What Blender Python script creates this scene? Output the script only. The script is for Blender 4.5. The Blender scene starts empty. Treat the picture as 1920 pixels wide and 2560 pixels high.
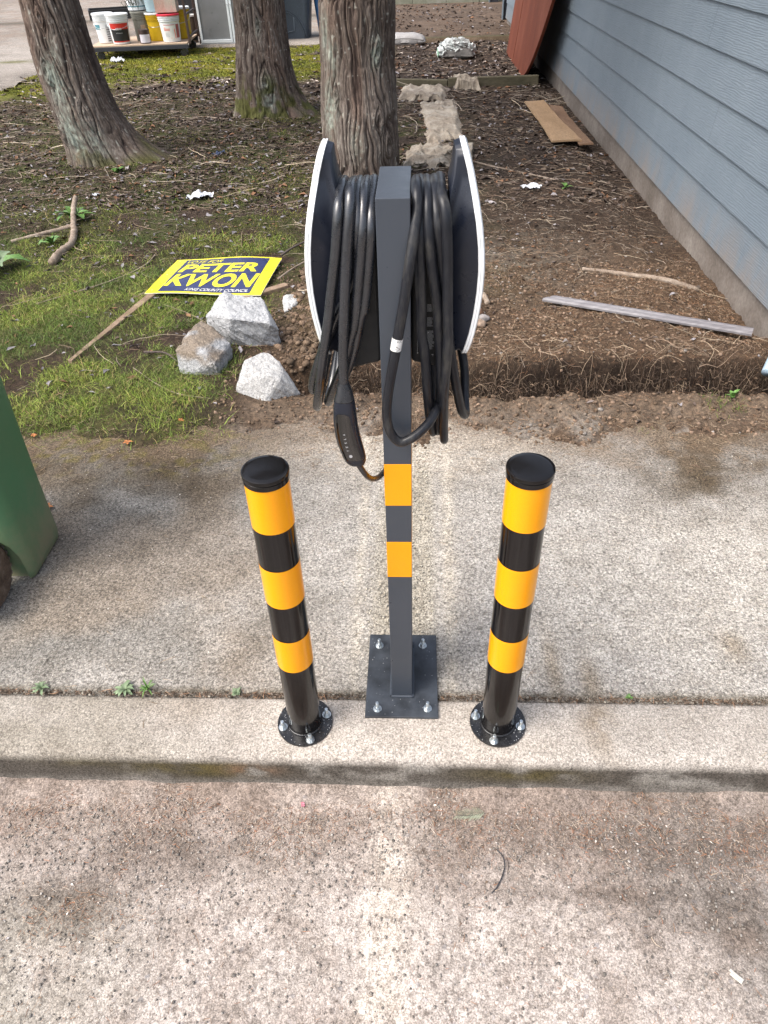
import bpy, bmesh, math, random
import numpy as np
from mathutils import Vector, Matrix, Euler
random.seed(7)
rng = np.random.default_rng(7)
S = bpy.context.scene
COL = S.collection
PI = math.pi

# ------------------------------------------------------------------ camera
EYE = 1.75
cam = bpy.data.cameras.new('camera')
cam.sensor_fit = 'HORIZONTAL'; cam.sensor_width = 36.0
cam.lens = 1767.0 / 1920.0 * 36.0
cam.clip_start = 0.05; cam.clip_end = 400
cam_o = bpy.data.objects.new('camera', cam); COL.objects.link(cam_o)
f_, c_ = 1767.0, (960.0, 1280.0)
def _ray(x, y): return Vector((x - c_[0], y - c_[1], f_))
dn = _ray(1036, 3391).normalized()
fy = _ray(1043, -204); fy = (fy - dn * fy.dot(dn)).normalized()
up = -dn; xr = fy.cross(up)
if xr.x < 0: xr = -xr
right = Vector((xr.x, fy.x, up.x)); down = Vector((xr.y, fy.y, up.y)); fwd = Vector((xr.z, fy.z, up.z))
M = Matrix.Identity(4)
for i in range(3):
    M[i][0] = right[i]; M[i][1] = -down[i]; M[i][2] = -fwd[i]
M[0][3], M[1][3], M[2][3] = 0, 0, EYE
cam_o.matrix_world = M
S.camera = cam_o

# ------------------------------------------------------------------ light
SUN_EL, SUN_AZ = 55, -118      # azimuth from +Y towards +X
W = bpy.data.worlds.new('World'); S.world = W; W.use_nodes = True
nt = W.node_tree; nt.nodes.clear()
sky = nt.nodes.new('ShaderNodeTexSky'); sky.sky_type = 'NISHITA'; sky.sun_disc = False
sky.sun_elevation = math.radians(SUN_EL); sky.sun_rotation = math.radians(SUN_AZ)
sky.air_density = 1.0; sky.dust_density = 5.0; sky.ozone_density = 1.0
hs = nt.nodes.new('ShaderNodeHueSaturation'); hs.inputs['Saturation'].default_value = 0.62
bg = nt.nodes.new('ShaderNodeBackground'); bg.inputs['Strength'].default_value = 0.15
wo = nt.nodes.new('ShaderNodeOutputWorld')
nt.links.new(sky.outputs[0], hs.inputs['Color']); nt.links.new(hs.outputs[0], bg.inputs[0]); nt.links.new(bg.outputs[0], wo.inputs[0])
sl = bpy.data.lights.new('sun', 'SUN'); sl.energy = 1.0; sl.angle = math.radians(38); sl.color = (1.0, 0.96, 0.91)
so = bpy.data.objects.new('sun', sl); COL.objects.link(so)
a, e = math.radians(SUN_AZ), math.radians(SUN_EL)
sd = Vector((math.sin(a) * math.cos(e), math.cos(a) * math.cos(e), math.sin(e)))
so.rotation_euler = sd.to_track_quat('Z', 'Y').to_euler()
S.view_settings.view_transform = 'Standard'; S.view_settings.look = 'None'
S.view_settings.gamma = 1; S.view_settings.use_curve_mapping = False
S.view_settings.exposure = 1.10

# ------------------------------------------------------------------ noise
def _hash(ix, iy, seed):
    h = (ix.astype(np.int64) * 374761393 + iy.astype(np.int64) * 668265263 + seed * 974711) & 0xFFFFFFFF
    h = ((h ^ (h >> 13)) * 1274126177) & 0xFFFFFFFF
    h = (h ^ (h >> 16)) & 0xFFFFFFFF
    return h.astype(np.float64) / 4294967295.0
def vn(x, y, seed=0, px=None):
    x = np.asarray(x, float); y = np.asarray(y, float)
    ix = np.floor(x); iy = np.floor(y); fx = x - ix; fy_ = y - iy
    fx = fx * fx * (3 - 2 * fx); fy_ = fy_ * fy_ * (3 - 2 * fy_)
    i1 = ix + 1
    if px: ix = np.mod(ix, px); i1 = np.mod(i1, px)
    a = _hash(ix, iy, seed); b = _hash(i1, iy, seed); c = _hash(ix, iy + 1, seed); d = _hash(i1, iy + 1, seed)
    return (a * (1 - fx) + b * fx) * (1 - fy_) + (c * (1 - fx) + d * fx) * fy_
def fbm(x, y, seed=0, o=4):
    s = 0; A = 1; t = 0; x = np.asarray(x, float); y = np.asarray(y, float)
    for i in range(o):
        s = s + A * vn(x, y, seed + i * 17); t += A; A *= .5; x = x * 2.03; y = y * 2.03
    return s / t
def sm(x, a, b):
    t = np.clip((np.asarray(x, float) - a) / (b - a), 0, 1); return t * t * (3 - 2 * t)
def mixc(c, d, t): return c * (1 - t[..., None]) + np.array(d) * t[..., None]
def bump2(x, y, cx, cy, rx, ry): return np.exp(-((x - cx) / rx) ** 2 - ((y - cy) / ry) ** 2)

# ------------------------------------------------------------------ materials
def newmat(name):
    m = bpy.data.materials.new(name); m.use_nodes = True
    n = m.node_tree.nodes; b = n['Principled BSDF']
    return m, m.node_tree, n, b
def tex_co(nt_): return nt_.nodes.new('ShaderNodeTexCoord').outputs['Object']
def noise(nt_, co, scale, det=4, rough=.6, stretch=None):
    n = nt_.nodes.new('ShaderNodeTexNoise'); n.inputs['Scale'].default_value = scale
    n.inputs['Detail'].default_value = det; n.inputs['Roughness'].default_value = rough
    if stretch:
        mp = nt_.nodes.new('ShaderNodeMapping'); mp.inputs['Scale'].default_value = stretch
        nt_.links.new(co, mp.inputs['Vector']); co = mp.outputs[0]
    nt_.links.new(co, n.inputs['Vector']); return n.outputs['Fac']
def ramp(nt_, fac, stops):
    r = nt_.nodes.new('ShaderNodeValToRGB'); e = r.color_ramp.elements
    while len(e) < len(stops): e.new(.5)
    for i, (p, c) in enumerate(stops):
        e[i].position = p; e[i].color = (*c, 1) if len(c) == 3 else c
    nt_.links.new(fac, r.inputs[0]); return r.outputs[0]
def mix(nt_, a, b, fac, mode='MIX'):
    m = nt_.nodes.new('ShaderNodeMix'); m.data_type = 'RGBA'; m.blend_type = mode; m.clamp_result = False
    for s, v in ((6, a), (7, b), (0, fac)):
        if isinstance(v, (int, float)): m.inputs[s].default_value = v
        elif isinstance(v, tuple): m.inputs[s].default_value = (*v, 1)
        else: nt_.links.new(v, m.inputs[s])
    return m.outputs[2]
def bump(nt_, b, h, strength, dist=.01):
    p = nt_.nodes.new('ShaderNodeBump'); p.inputs['Strength'].default_value = strength; p.inputs['Distance'].default_value = dist
    nt_.links.new(h, p.inputs['Height']); nt_.links.new(p.outputs[0], b.inputs['Normal']); return p
def g3(v): return (v, v, v)
def simple(name, col, rough=.5, metal=0, var=.15, vscale=20, bmp=0, bscale=200, spec=None, coat=0, rvar=.12):
    """plain material with uneven tone, uneven gloss and slight relief"""
    m, t, n, b = newmat(name); co = tex_co(t)
    f = noise(t, co, vscale, 5)
    lo = tuple(c * (1 - var) for c in col); hi = tuple(min(1, c * (1 + var)) for c in col)
    t.links.new(ramp(t, f, [(.3, lo), (.7, hi)]), b.inputs['Base Color'])
    f2 = noise(t, co, vscale * 2.3, 4)
    t.links.new(ramp(t, f2, [(.3, g3(max(0, rough - rvar))), (.7, g3(min(1, rough + rvar)))]), b.inputs['Roughness'])
    b.inputs['Metallic'].default_value = metal
    if coat: b.inputs['Coat Weight'].default_value = coat; b.inputs['Coat Roughness'].default_value = .08
    if spec is not None: b.inputs['Specular IOR Level'].default_value = spec
    if bmp: bump(t, b, noise(t, co, bscale, 3), bmp, .002)
    return m
def attr(t, name='Col'):
    a = t.nodes.new('ShaderNodeAttribute'); a.attribute_name = name; return a.outputs['Color']
def voro(t, co, scale, feature='F1', rnd=1.0):
    v = t.nodes.new('ShaderNodeTexVoronoi'); v.inputs['Scale'].default_value = scale; v.feature = feature
    v.inputs['Randomness'].default_value = rnd
    t.links.new(co, v.inputs['Vector']); return v
def concrete(name, big, small, cement, stones, contrast=.8, bstr=.5, pit=True, tone=(.82, .83, .845)):
    m, t, n, b = newmat(name); co = tex_co(t)
    w = t.nodes.new('ShaderNodeTexNoise'); w.inputs['Scale'].default_value = big * .7; w.inputs['Detail'].default_value = 2
    t.links.new(co, w.inputs['Vector'])
    vm = t.nodes.new('ShaderNodeVectorMath'); vm.operation = 'SCALE'; vm.inputs['Scale'].default_value = .9 / big
    t.links.new(w.outputs['Color'], vm.inputs[0])
    va = t.nodes.new('ShaderNodeVectorMath'); va.operation = 'ADD'
    t.links.new(co, va.inputs[0]); t.links.new(vm.outputs[0], va.inputs[1]); cw = va.outputs[0]
    v1 = voro(t, cw, big); v2 = voro(t, cw, small)
    sep = t.nodes.new('ShaderNodeSeparateColor'); t.links.new(v1.outputs['Color'], sep.inputs[0])
    sep2 = t.nodes.new('ShaderNodeSeparateColor'); t.links.new(v2.outputs['Color'], sep2.inputs[0])
    s1 = ramp(t, sep.outputs[0], [(0, stones[0]), (.35, stones[1]), (.7, stones[2]), (1, stones[3])])
    s2 = ramp(t, sep2.outputs[0], [(0, stones[1]), (.4, stones[0]), (.75, stones[3]), (1, stones[2])])
    m1 = ramp(t, v1.outputs['Distance'], [(.30, g3(1)), (.44, g3(0))])
    keep = ramp(t, sep.outputs[1], [(.35, g3(0)), (.5, g3(1))])
    mk = mix(t, m1, keep, 1.0, 'MULTIPLY')
    m2 = ramp(t, v2.outputs['Distance'], [(.3, g3(1)), (.5, g3(0))])
    fine = noise(t, co, small * 1.3, 3, .85)
    cem = mix(t, tuple(c * .60 for c in cement), tuple(min(1, c * 1.35) for c in cement), ramp(t, fine, [(.36, g3(0)), (.64, g3(1))]))
    base = mix(t, cem, s2, mix(t, g3(0), m2, contrast * .85))
    gap = ramp(t, v2.outputs['Distance'], [(.42, g3(1)), (.66, g3(1 - .75 * contrast))])
    base = mix(t, base, gap, 1.0, 'MULTIPLY')
    base = mix(t, base, s1, mix(t, g3(0), mk, contrast))
    mid = noise(t, co, 9, 6, .7); cm = noise(t, co, big * 1.1, 4, .85)
    base = mix(t, base, ramp(t, cm, [(.36, (.30, .28, .26)), (.48, g3(.95)), (.64, g3(1.5))]), contrast, 'MULTIPLY')
    base = mix(t, base, ramp(t, mid, [(.3, (.78, .76, .73)), (.7, (1.18, 1.18, 1.18))]), 1.0, 'MULTIPLY')
    if pit:
        pf = noise(t, co, big * .42, 5, .8)
        base = mix(t, base, ramp(t, pf, [(.33, (.42, .38, .35)), (.40, g3(1))]), .75, 'MULTIPLY')
    base = mix(t, base, attr(t), 1.0, 'MULTIPLY'); base = mix(t, base, (tone[0], tone[1], tone[2]), 1.0, 'MULTIPLY')
    t.links.new(base, b.inputs['Base Color']); b.inputs['Roughness'].default_value = .9
    b.inputs['Specular IOR Level'].default_value = .25
    hh = mix(t, mk, mix(t, m2, fine, .5), .45)
    bump(t, b, hh, bstr, .0025)
    return m
M_road = concrete('worn_road_concrete', 66, 200, (.40, .365, .335), [(.09, .08, .075), (.26, .23, .21), (.42, .38, .35), (.18, .18, .19)], .60, .6)
M_walk = concrete('washed_concrete', 80, 150, (.50, .475, .44), [(.10, .095, .09), (.30, .27, .24), (.50, .47, .42), (.20, .19, .18)], .72, .5)
M_kerb = concrete('kerb_concrete', 110, 190, (.46, .435, .40), [(.14, .13, .12), (.33, .30, .27), (.47, .44, .40), (.22, .21, .20)], .55, .35)

def soilmat():
    m, t, n, b = newmat('soil'); co = tex_co(t)
    f1 = noise(t, co, 45, 8, .75); f2 = noise(t, co, 220, 5, .8)
    c = mix(t, attr(t), ramp(t, f1, [(.3, g3(.22)), (.5, g3(.62)), (.72, (1.3, 1.24, 1.17))]), 1.0, 'MULTIPLY')
    c = mix(t, c, ramp(t, f2, [(.3, g3(.55)), (.7, g3(1.5))]), 1.0, 'MULTIPLY')
    t.links.new(c, b.inputs['Base Color']); b.inputs['Roughness'].default_value = .95
    b.inputs['Specular IOR Level'].default_value = .15
    bump(t, b, mix(t, f1, f2, .5), .9, .012)
    return m
M_soil = soilmat()
def vcol(name, rough=.8, bscale=300, bstr=.3, spec=.3, var=.25, sss=0):
    m, t, n, b = newmat(name); co = tex_co(t)
    f = noise(t, co, bscale, 4, .7)
    c = mix(t, attr(t), ramp(t, f, [(.3, g3(1 - var)), (.7, g3(1 + var))]), 1.0, 'MULTIPLY')
    t.links.new(c, b.inputs['Base Color']); b.inputs['Roughness'].default_value = rough
    b.inputs['Specular IOR Level'].default_value = spec
    bump(t, b, f, bstr, .002)
    return m
M_debris = vcol('dry_debris'); M_grass = vcol('grass_blades', .6, 80, .05, .3, .15)
M_rocky = vcol('broken_concrete', .92, 170, .9, .2, .55)
def barkmat():
    m, t, n, b = newmat('bark'); co = tex_co(t)
    f = noise(t, co, 60, 6, .75, (1, 1, .16)); f2 = noise(t, co, 190, 4, .8, (1, 1, .3)); f3 = noise(t, co, 7, 4, .6)
    c = mix(t, attr(t), ramp(t, f, [(.3, (.42, .38, .36)), (.5, g3(1.0)), (.68, (1.6, 1.6, 1.55))]), 1.0, 'MULTIPLY')
    c = mix(t, c, ramp(t, f3, [(.35, (.8, .76, .75)), (.65, (1.15, 1.15, 1.15))]), 1.0, 'MULTIPLY')
    t.links.new(c, b.inputs['Base Color']); b.inputs['Roughness'].default_value = .9; b.inputs['Specular IOR Level'].default_value = .2
    bump(t, b, mix(t, f, f2, .4), .9, .008)
    return m
M_bark = barkmat()
def sidingmat():
    m, t, n, b = newmat('blue_grey_fibre_siding'); co = tex_co(t)
    w = t.nodes.new('ShaderNodeTexWave'); w.wave_type = 'BANDS'; w.bands_direction = 'Z'
    w.inputs['Scale'].default_value = 26; w.inputs['Distortion'].default_value = 9; w.inputs['Detail'].default_value = 3
    w.inputs['Detail Scale'].default_value = 1.4; w.inputs['Detail Roughness'].default_value = .6
    mp = t.nodes.new('ShaderNodeMapping'); mp.inputs['Scale'].default_value = (1, .14, 1)
    oi = t.nodes.new('ShaderNodeObjectInfo')
    t.links.new(co, mp.inputs[0])
    ad = t.nodes.new('ShaderNodeVectorMath'); ad.operation = 'ADD'
    cx = t.nodes.new('ShaderNodeCombineXYZ'); mu = t.nodes.new('ShaderNodeMath'); mu.operation = 'MULTIPLY'; mu.inputs[1].default_value = 40
    t.links.new(oi.outputs['Random'], mu.inputs[0]); t.links.new(mu.outputs[0], cx.inputs[1])
    t.links.new(mp.outputs[0], ad.inputs[0]); t.links.new(cx.outputs[0], ad.inputs[1]); t.links.new(ad.outputs[0], w.inputs['Vector'])
    f = noise(t, co, 3.0, 6, .65); fs = noise(t, co, 60, 4, .6, (1, .2, 1))
    c = ramp(t, f, [(.3, (.150, .188, .225)), (.7, (.178, .218, .256))])
    c = mix(t, c, ramp(t, w.outputs['Fac'], [(0, g3(.90)), (1, g3(1.08))]), 1.0, 'MULTIPLY')
    sp = noise(t, co, 14, 3, .9)
    c = mix(t, c, (.42, .43, .43), ramp(t, sp, [(.74, g3(0)), (.80, g3(.55))]))
    z = t.nodes.new('ShaderNodeSeparateXYZ'); t.links.new(co, z.inputs[0])
    dirt = ramp(t, z.outputs[2], [(.16, g3(.75)), (.42, g3(0))])
    dn_ = mix(t, dirt, ramp(t, noise(t, co, 6, 5, .7, (1, .7, .25)), [(.38, g3(0)), (.62, g3(1))]), 1.0, 'MULTIPLY')
    c = mix(t, c, (.25, .205, .17), dn_)
    t.links.new(c, b.inputs['Base Color']); b.inputs['Roughness'].default_value = .55; b.inputs['Specular IOR Level'].default_value = .35
    bump(t, b, mix(t, w.outputs['Fac'], fs, .3), .55, .0022)
    return m
M_siding = sidingmat()
def streaky(name, c1, c2, c3, rough=.8, sc=5, st=(1, 1, .3), bs=.4, bsc=90):
    m, t, n, b = newmat(name); co = tex_co(t)
    f = noise(t, co, sc, 7, .7, st); f2 = noise(t, co, bsc, 5, .7, st)
    c = ramp(t, f, [(.3, c1), (.5, c2), (.7, c3)])
    c = mix(t, c, ramp(t, f2, [(.3, g3(.75)), (.7, g3(1.22))]), 1.0, 'MULTIPLY')
    t.links.new(c, b.inputs['Base Color']); b.inputs['Roughness'].default_value = rough; b.inputs['Specular IOR Level'].default_value = .3
    bump(t, b, f2, bs, .003); return m
M_found = streaky('foundation_concrete', (.125, .105, .088), (.18, .155, .135), (.25, .225, .20), .9, 4, (1, .5, .5))
M_post = simple('grey_powder_coat', (.054, .064, .080), .36, 0, .06, 6, .08, 900, spec=.5)
M_plate = simple('dusty_base_plate', (.040, .046, .055), .40, 0, .75, 11, .15, 300, spec=.5)
M_black = simple('gloss_black_paint', (.007, .006, .006), .13, 0, .3, 8, .03, 60, spec=.4, coat=0, rvar=.05)
M_flange = simple('dusty_black_flange', (.014, .014, .015), .25, 0, .8, 40, .25, 160, coat=.3)
def filmmat():
    m, t, n, b = newmat('amber_reflective_film'); co = tex_co(t)
    v = voro(t, co, 900)
    c = ramp(t, v.outputs['Distance'], [(.2, (1.0, .43, .002)), (.6, (.98, .37, .001))])
    t.links.new(c, b.inputs['Base Color']); b.inputs['Roughness'].default_value = .28
    b.inputs['Coat Weight'].default_value = .15; b.inputs['Coat Roughness'].default_value = .1; b.inputs['Specular IOR Level'].default_value = .3
    return m
M_film = filmmat()
M_zinc = simple('zinc_plated_steel', (.62, .66, .67), .3, 1.0, .15, 200)
M_rubber = simple('black_cable_rubber', (.014, .0155, .020), .30, 0, .3, 30, .06, 400, spec=1.0, rvar=.1)
M_dustcable = streaky('dusty_cable_rubber', (.012, .013, .017), (.017, .018, .022), (.06, .057, .052), .34, 30, (1, 1, .35), .1)
M_shell = simple('satin_black_plastic', (.012, .015, .025), .32, 0, .1, 10, .05, 900, spec=.5)
M_shellm = simple('matt_black_plastic', (.012, .012, .012), .6, 0, .1, 10, .1, 900)
M_white = simple('white_glass_plate', (.88, .90, .90), .12, 0, .02, 4, coat=.6, rvar=.03)
M_line = simple('grey_gasket', (.45, .47, .48), .4)
M_whitep = simple('white_plastic', (.75, .75, .73), .35, 0, .06, 12)
M_print = simple('white_print', (.62, .62, .62), .5, 0, .02)
M_logo = simple('grey_print', (.45, .45, .45), .5, 0, .02)
M_gloss = simple('piano_black', (.008, .0075, .007), .10, 0, .1, 10, coat=1, rvar=.03)
def plastic(name, c, r=.45, var=.12): return simple(name, c, r, 0, var, 9, .04, 200)

# ------------------------------------------------------------------ object helpers
def tag(o, label=None, cat=None, group=None, kind=None):
    if label: o['label'] = label
    if cat: o['category'] = cat
    if group: o['group'] = group
    if kind: o['kind'] = kind
    return o
def thing(name, label, cat, loc=(0, 0, 0), rz=0, group=None):
    o = bpy.data.objects.new(name, None); COL.objects.link(o); o.empty_display_size = .05
    o.location = loc; o.rotation_euler = (0, 0, rz); return tag(o, label, cat, group)
def link(name, me, m, parent=None, smooth=False):
    if m is not None:
        me.materials.clear(); me.materials.append(m)
    if smooth:
        me.polygons.foreach_set('use_smooth', np.ones(len(me.polygons), bool))
    o = bpy.data.objects.new(name, me); COL.objects.link(o); o.parent = parent; return o
def npmesh(name, v, f, col=None):
    """v (n,3); f (m,k) array or list of arrays of quads/tris"""
    me = bpy.data.meshes.new(name); v = np.ascontiguousarray(v, np.float32)
    fs = f if isinstance(f, list) else [f]
    fs = [np.ascontiguousarray(x, np.int32) for x in fs if len(x)]
    nl = sum(x.size for x in fs); npoly = sum(len(x) for x in fs)
    me.vertices.add(len(v)); me.vertices.foreach_set('co', v.ravel())
    me.loops.add(nl); me.loops.foreach_set('vertex_index', np.concatenate([x.ravel() for x in fs]))
    st = []; s = 0
    for x in fs:
        k = x.shape[1]; st.append(s + np.arange(len(x)) * k); s += x.size
    me.polygons.add(npoly); me.polygons.foreach_set('loop_start', np.concatenate(st).astype(np.int32))
    me.update(calc_edges=True); me.validate()
    if col is not None:
        a = me.color_attributes.new('Col', 'FLOAT_COLOR', 'POINT')
        c = np.ones((len(v), 4), np.float32); c[:, :3] = np.clip(col, 0, 4)
        a.data.foreach_set('color', c.ravel())
    return me
def pymesh(name, v, f):
    me = bpy.data.meshes.new(name); me.from_pydata([tuple(p) for p in v], [], [tuple(x) for x in f]); me.update(); return me
def bmdone(bm, name):
    bmesh.ops.recalc_face_normals(bm, faces=bm.faces)
    me = bpy.data.meshes.new(name); bm.to_mesh(me); bm.free(); return me
def addbox(bm, c, s, bev=0, rot=None, seg=1):
    r = bmesh.ops.create_cube(bm, size=1)['verts']
    for v in r:
        v.co = Vector((v.co.x * s[0], v.co.y * s[1], v.co.z * s[2]))
    if bev:
        es = list({e for v in r for e in v.link_edges})
        rr = bmesh.ops.bevel(bm, geom=es, offset=bev, segments=seg, affect='EDGES', profile=.5)
        r = list({v for f in rr['faces'] for v in f.verts} | {v for v in r if v.is_valid})
    for v in r:
        p = v.co.copy()
        if rot is not None: p = rot @ p
        v.co = p + Vector(c)
def box(name, c, s, m, parent=None, bev=0, rot=None, seg=1, smooth=False):
    bm = bmesh.new(); addbox(bm, c, s, bev, rot, seg); return link(name, bmdone(bm, name), m, parent, smooth)
def lathe_me(name, prof, n=32, close=True):
    v = []; f = []
    for (r, z) in prof:
        for i in range(n):
            a_ = 2 * PI * i / n; v.append((r * math.cos(a_), r * math.sin(a_), z))
    for j in range(len(prof) - 1):
        for i in range(n):
            f.append((j * n + i, j * n + (i + 1) % n, (j + 1) * n + (i + 1) % n, (j + 1) * n + i))
    if close:
        f.append(tuple(range(n - 1, -1, -1))); f.append(tuple((len(prof) - 1) * n + i for i in range(n)))
    bm = bmesh.new(); me = pymesh(name, v, f); bm.from_mesh(me); bpy.data.meshes.remove(me)
    bmesh.ops.remove_doubles(bm, verts=bm.verts, dist=1e-6)
    return bmdone(bm, name)
def smooth_by_angle(o, deg=35):
    me = o.data; bm = bmesh.new(); bm.from_mesh(me)
    for e_ in bm.edges:
        e_.smooth = not (len(e_.link_faces) == 2 and e_.calc_face_angle(0) > math.radians(deg))
    for f in bm.faces: f.smooth = True
    bm.to_mesh(me); bm.free(); return o
def lathe(name, prof, m, parent=None, n=32, loc=(0, 0, 0)):
    o = link(name, lathe_me(name, prof, n), m, parent); smooth_by_angle(o); o.location = loc; return o
def catmull(pts, k=10):
    P = [Vector(p) for p in pts]; P = [P[0] * 2 - P[1]] + P + [P[-1] * 2 - P[-2]]; out = []
    for i in range(1, len(P) - 2):
        a_, b_, c2, d_ = P[i - 1], P[i], P[i + 1], P[i + 2]
        for j in range(k):
            t = j / k
            out.append(.5 * ((2 * b_) + (c2 - a_) * t + (2 * a_ - 5 * b_ + 4 * c2 - d_) * t * t + (3 * b_ - a_ - 3 * c2 + d_) * t ** 3))
    out.append(P[-2]); return out
def tube_me(name, pts, r, n=12, cap=True, jit=0):
    P = [Vector(p) for p in pts]; N = len(P); v = []; f = []
    T = [(P[min(i + 1, N - 1)] - P[max(i - 1, 0)]).normalized() for i in range(N)]
    nrm = T[0].orthogonal().normalized()
    for i in range(N):
        nrm = (nrm - T[i] * nrm.dot(T[i])).normalized(); bi = T[i].cross(nrm)
        rr = r(i / (N - 1)) if callable(r) else r
        if jit: rr *= 1 + random.uniform(-jit, jit)
        for k in range(n):
            a_ = 2 * PI * k / n
            q = rr * (1 + (random.uniform(-jit, jit) if jit else 0))
            v.append(P[i] + (nrm * math.cos(a_) + bi * math.sin(a_)) * q)
    for i in range(N - 1):
        for k in range(n):
            f.append((i * n + k, i * n + (k + 1) % n, (i + 1) * n + (k + 1) % n, (i + 1) * n + k))
    if cap: f.append(tuple(range(n - 1, -1, -1))); f.append(tuple((N - 1) * n + k for k in range(n)))
    return pymesh(name, v, f)
def tube(name, pts, r, m, parent=None, n=12, k=8, jit=0):
    return link(name, tube_me(name, catmull(pts, k) if k > 1 else pts, r, n, True, jit), m, parent, True)
def copy_tree(o, parent=None):
    c = o.copy(); COL.objects.link(c); c.parent = parent
    for ch in list(o.children): copy_tree(ch, c)
    return c
def text_geo(s, bold=.02, shear=0, res=3, spacing=1.0):
    cu = bpy.data.curves.new('t', 'FONT'); cu.body = s; cu.size = 1; cu.offset = bold; cu.shear = shear
    cu.resolution_u = res; cu.space_character = spacing
    o = bpy.data.objects.new('t', cu); COL.objects.link(o)
    dg = bpy.context.evaluated_depsgraph_get(); me = bpy.data.meshes.new_from_object(o.evaluated_get(dg))
    v = np.array([q.co[:] for q in me.vertices]); f = [tuple(p.vertices) for p in me.polygons]
    bpy.data.objects.remove(o); bpy.data.curves.remove(cu); bpy.data.meshes.remove(me)
    mn = v.min(0); mx = v.max(0); v[:, 0] = (v[:, 0] - mn[0]) / (mx[0] - mn[0]); v[:, 1] = (v[:, 1] - mn[1]) / (mx[1] - mn[1])
    return v[:, :2], f
def grid_mesh(name, xs, ys, zf, cf):
    X, Y = np.meshgrid(xs, ys); Z = zf(X, Y); C = cf(X, Y)
    v = np.stack([X.ravel(), Y.ravel(), Z.ravel()], 1)
    nx, ny = len(xs), len(ys); i = np.arange(ny - 1)[:, None] * nx + np.arange(nx - 1)[None]
    i = i.ravel(); f = np.stack([i, i + 1, i + nx + 1, i + nx], 1)
    return npmesh(name, v, f, C.reshape(-1, 3))

# ================================================================== SETTING
ROADZ = -.13
def xs_fine(a, b, lo, hi, step, coarse): return np.concatenate([np.arange(lo, a, coarse), np.arange(a, b, step), np.arange(b, hi + coarse, coarse)])
# --- base ground, far under everything
o = link('far_ground', grid_mesh('far_ground', np.linspace(-150, 150, 30), np.linspace(-60, 180, 30), lambda x, y: x * 0 - .45,
     lambda x, y: np.ones(x.shape + (3,)) * np.array([.10, .085, .06])), M_soil); tag(o, kind='structure')
# --- road
def road_col(x, y):
    n1 = fbm(x * 2.2, y * 2.2, 3, 5); n2 = fbm(x * 9, y * 9, 5, 4); n3 = fbm(x * 30, y * 30, 8, 3)
    c = np.ones(x.shape + (3,)) * np.array([1.62, 1.56, 1.51])
    edge = sm(y, .62, .98) * (.35 + .9 * n2)
    c = mixc(c, (.78, .64, .55), np.clip(edge * (.3 + 1.0 * n1), 0, .75))
    d = bump2(x, y, -.87, .70, .16, .08) + .6 * bump2(x, y, -.66, .83, .25, .06) + .55 * bump2(x, y, .72, .72, .25, .12) + .45 * bump2(x, y, .62, .90, .5, .08) + .45 * bump2(x, y, .45, .76, .5, .02) + .6 * sm(x, .45, .95) * sm(n1, .35, .65)
    c = mixc(c, (.42, .35, .30), np.clip(d * (.4 + 1.1 * n2), 0, .9))
    c = mixc(c, (.82, .82, .80), .7 * sm(n1, .45, .7) * sm(x, .3, .9))
    c = mixc(c, (1.02, 1.02, .92), .8 * sm(-x, .5, .95) * (1 - sm(y, .6, .8)))
    w = np.exp(-((x + .065 + .03 * (n1 - .5)) / .055) ** 2) * (1 - .4 * sm(y, .78, .95))
    lines = np.exp(-((x + .115 + .02 * (n1 - .5)) / .008) ** 2) * (1 - sm(y, .7, .8)) + .0 * x
    c = mixc(c, (2.15, 2.08, 1.96), np.clip(w * (.35 + 1.2 * n2) * (.6 + n3), 0, .85))
    c = mixc(c, (2.7, 2.65, 2.5), np.clip(lines * sm(n3, .35, .65), 0, .7))
    c = mixc(c, (1.75, 1.7, 1.62), np.clip(bump2(x, y, -.90, .57, .13, .05) * 1.5 * n2, 0, .7))
    blot = sm(n2, .56, .72) * .35; c = mixc(c, (.80, .68, .60), blot)
    return c * (.86 + .28 * n3)[..., None]
road = link('road', grid_mesh('road', xs_fine(-1.3, 1.3, -9, 9, .012, .3), np.concatenate([np.arange(-8, .2, .4), np.arange(.2, 1.05, .01)]),
     lambda x, y: ROADZ - .004 + .004 * fbm(x * 6, y * 6, 2, 3) + .0015 * vn(x * 60, y * 60, 4) + .018 * sm(y, .93, 1.04) * vn(x * 14, y * 3, 9), road_col), M_road, smooth=True)
tag(road, kind='structure')
# --- kerb (profile swept along x)
prof = [(1.236, -.09), (1.236, -.012), (1.231, -.003), (1.222, 0), (1.19, .001), (1.15, 0), (1.11, 0), (1.08, -.001), (1.064, -.003), (1.053, -.007), (1.045, -.014), (1.040, -.024), (1.038, -.04), (1.036, -.058), (1.034, -.078), (1.032, -.098), (1.031, -.12), (1.03, -.16)]
def dens(p, k):
    out = []
    for (a1, b1), (a2, b2) in zip(p[:-1], p[1:]):
        n_ = max(1, int(math.hypot(a2 - a1, b2 - b1) / k))
        for j in range(n_): out.append((a1 + (a2 - a1) * j / n_, b1 + (b2 - b1) * j / n_))
    return np.array(out + [p[-1]])
pr = dens(prof, .009); kx = xs_fine(-1.6, 1.6, -9, 9, .012, .3)
KX, KI = np.meshgrid(kx, np.arange(len(pr)))
KY = pr[KI, 0]; KZ = pr[KI, 1]
rn = (fbm(KX * 25, KY * 25 + KZ * 31, 3, 3) - .5)
edgew = np.exp(-((KZ + .012) / .02) ** 2) * (KY < 1.09)
KY2 = KY - rn * .003 + edgew * (fbm(KX * 12, KX * 0, 6, 3) - .5) * .012
KZ2 = KZ + rn * .0022 * (KY > 1.05)
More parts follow.
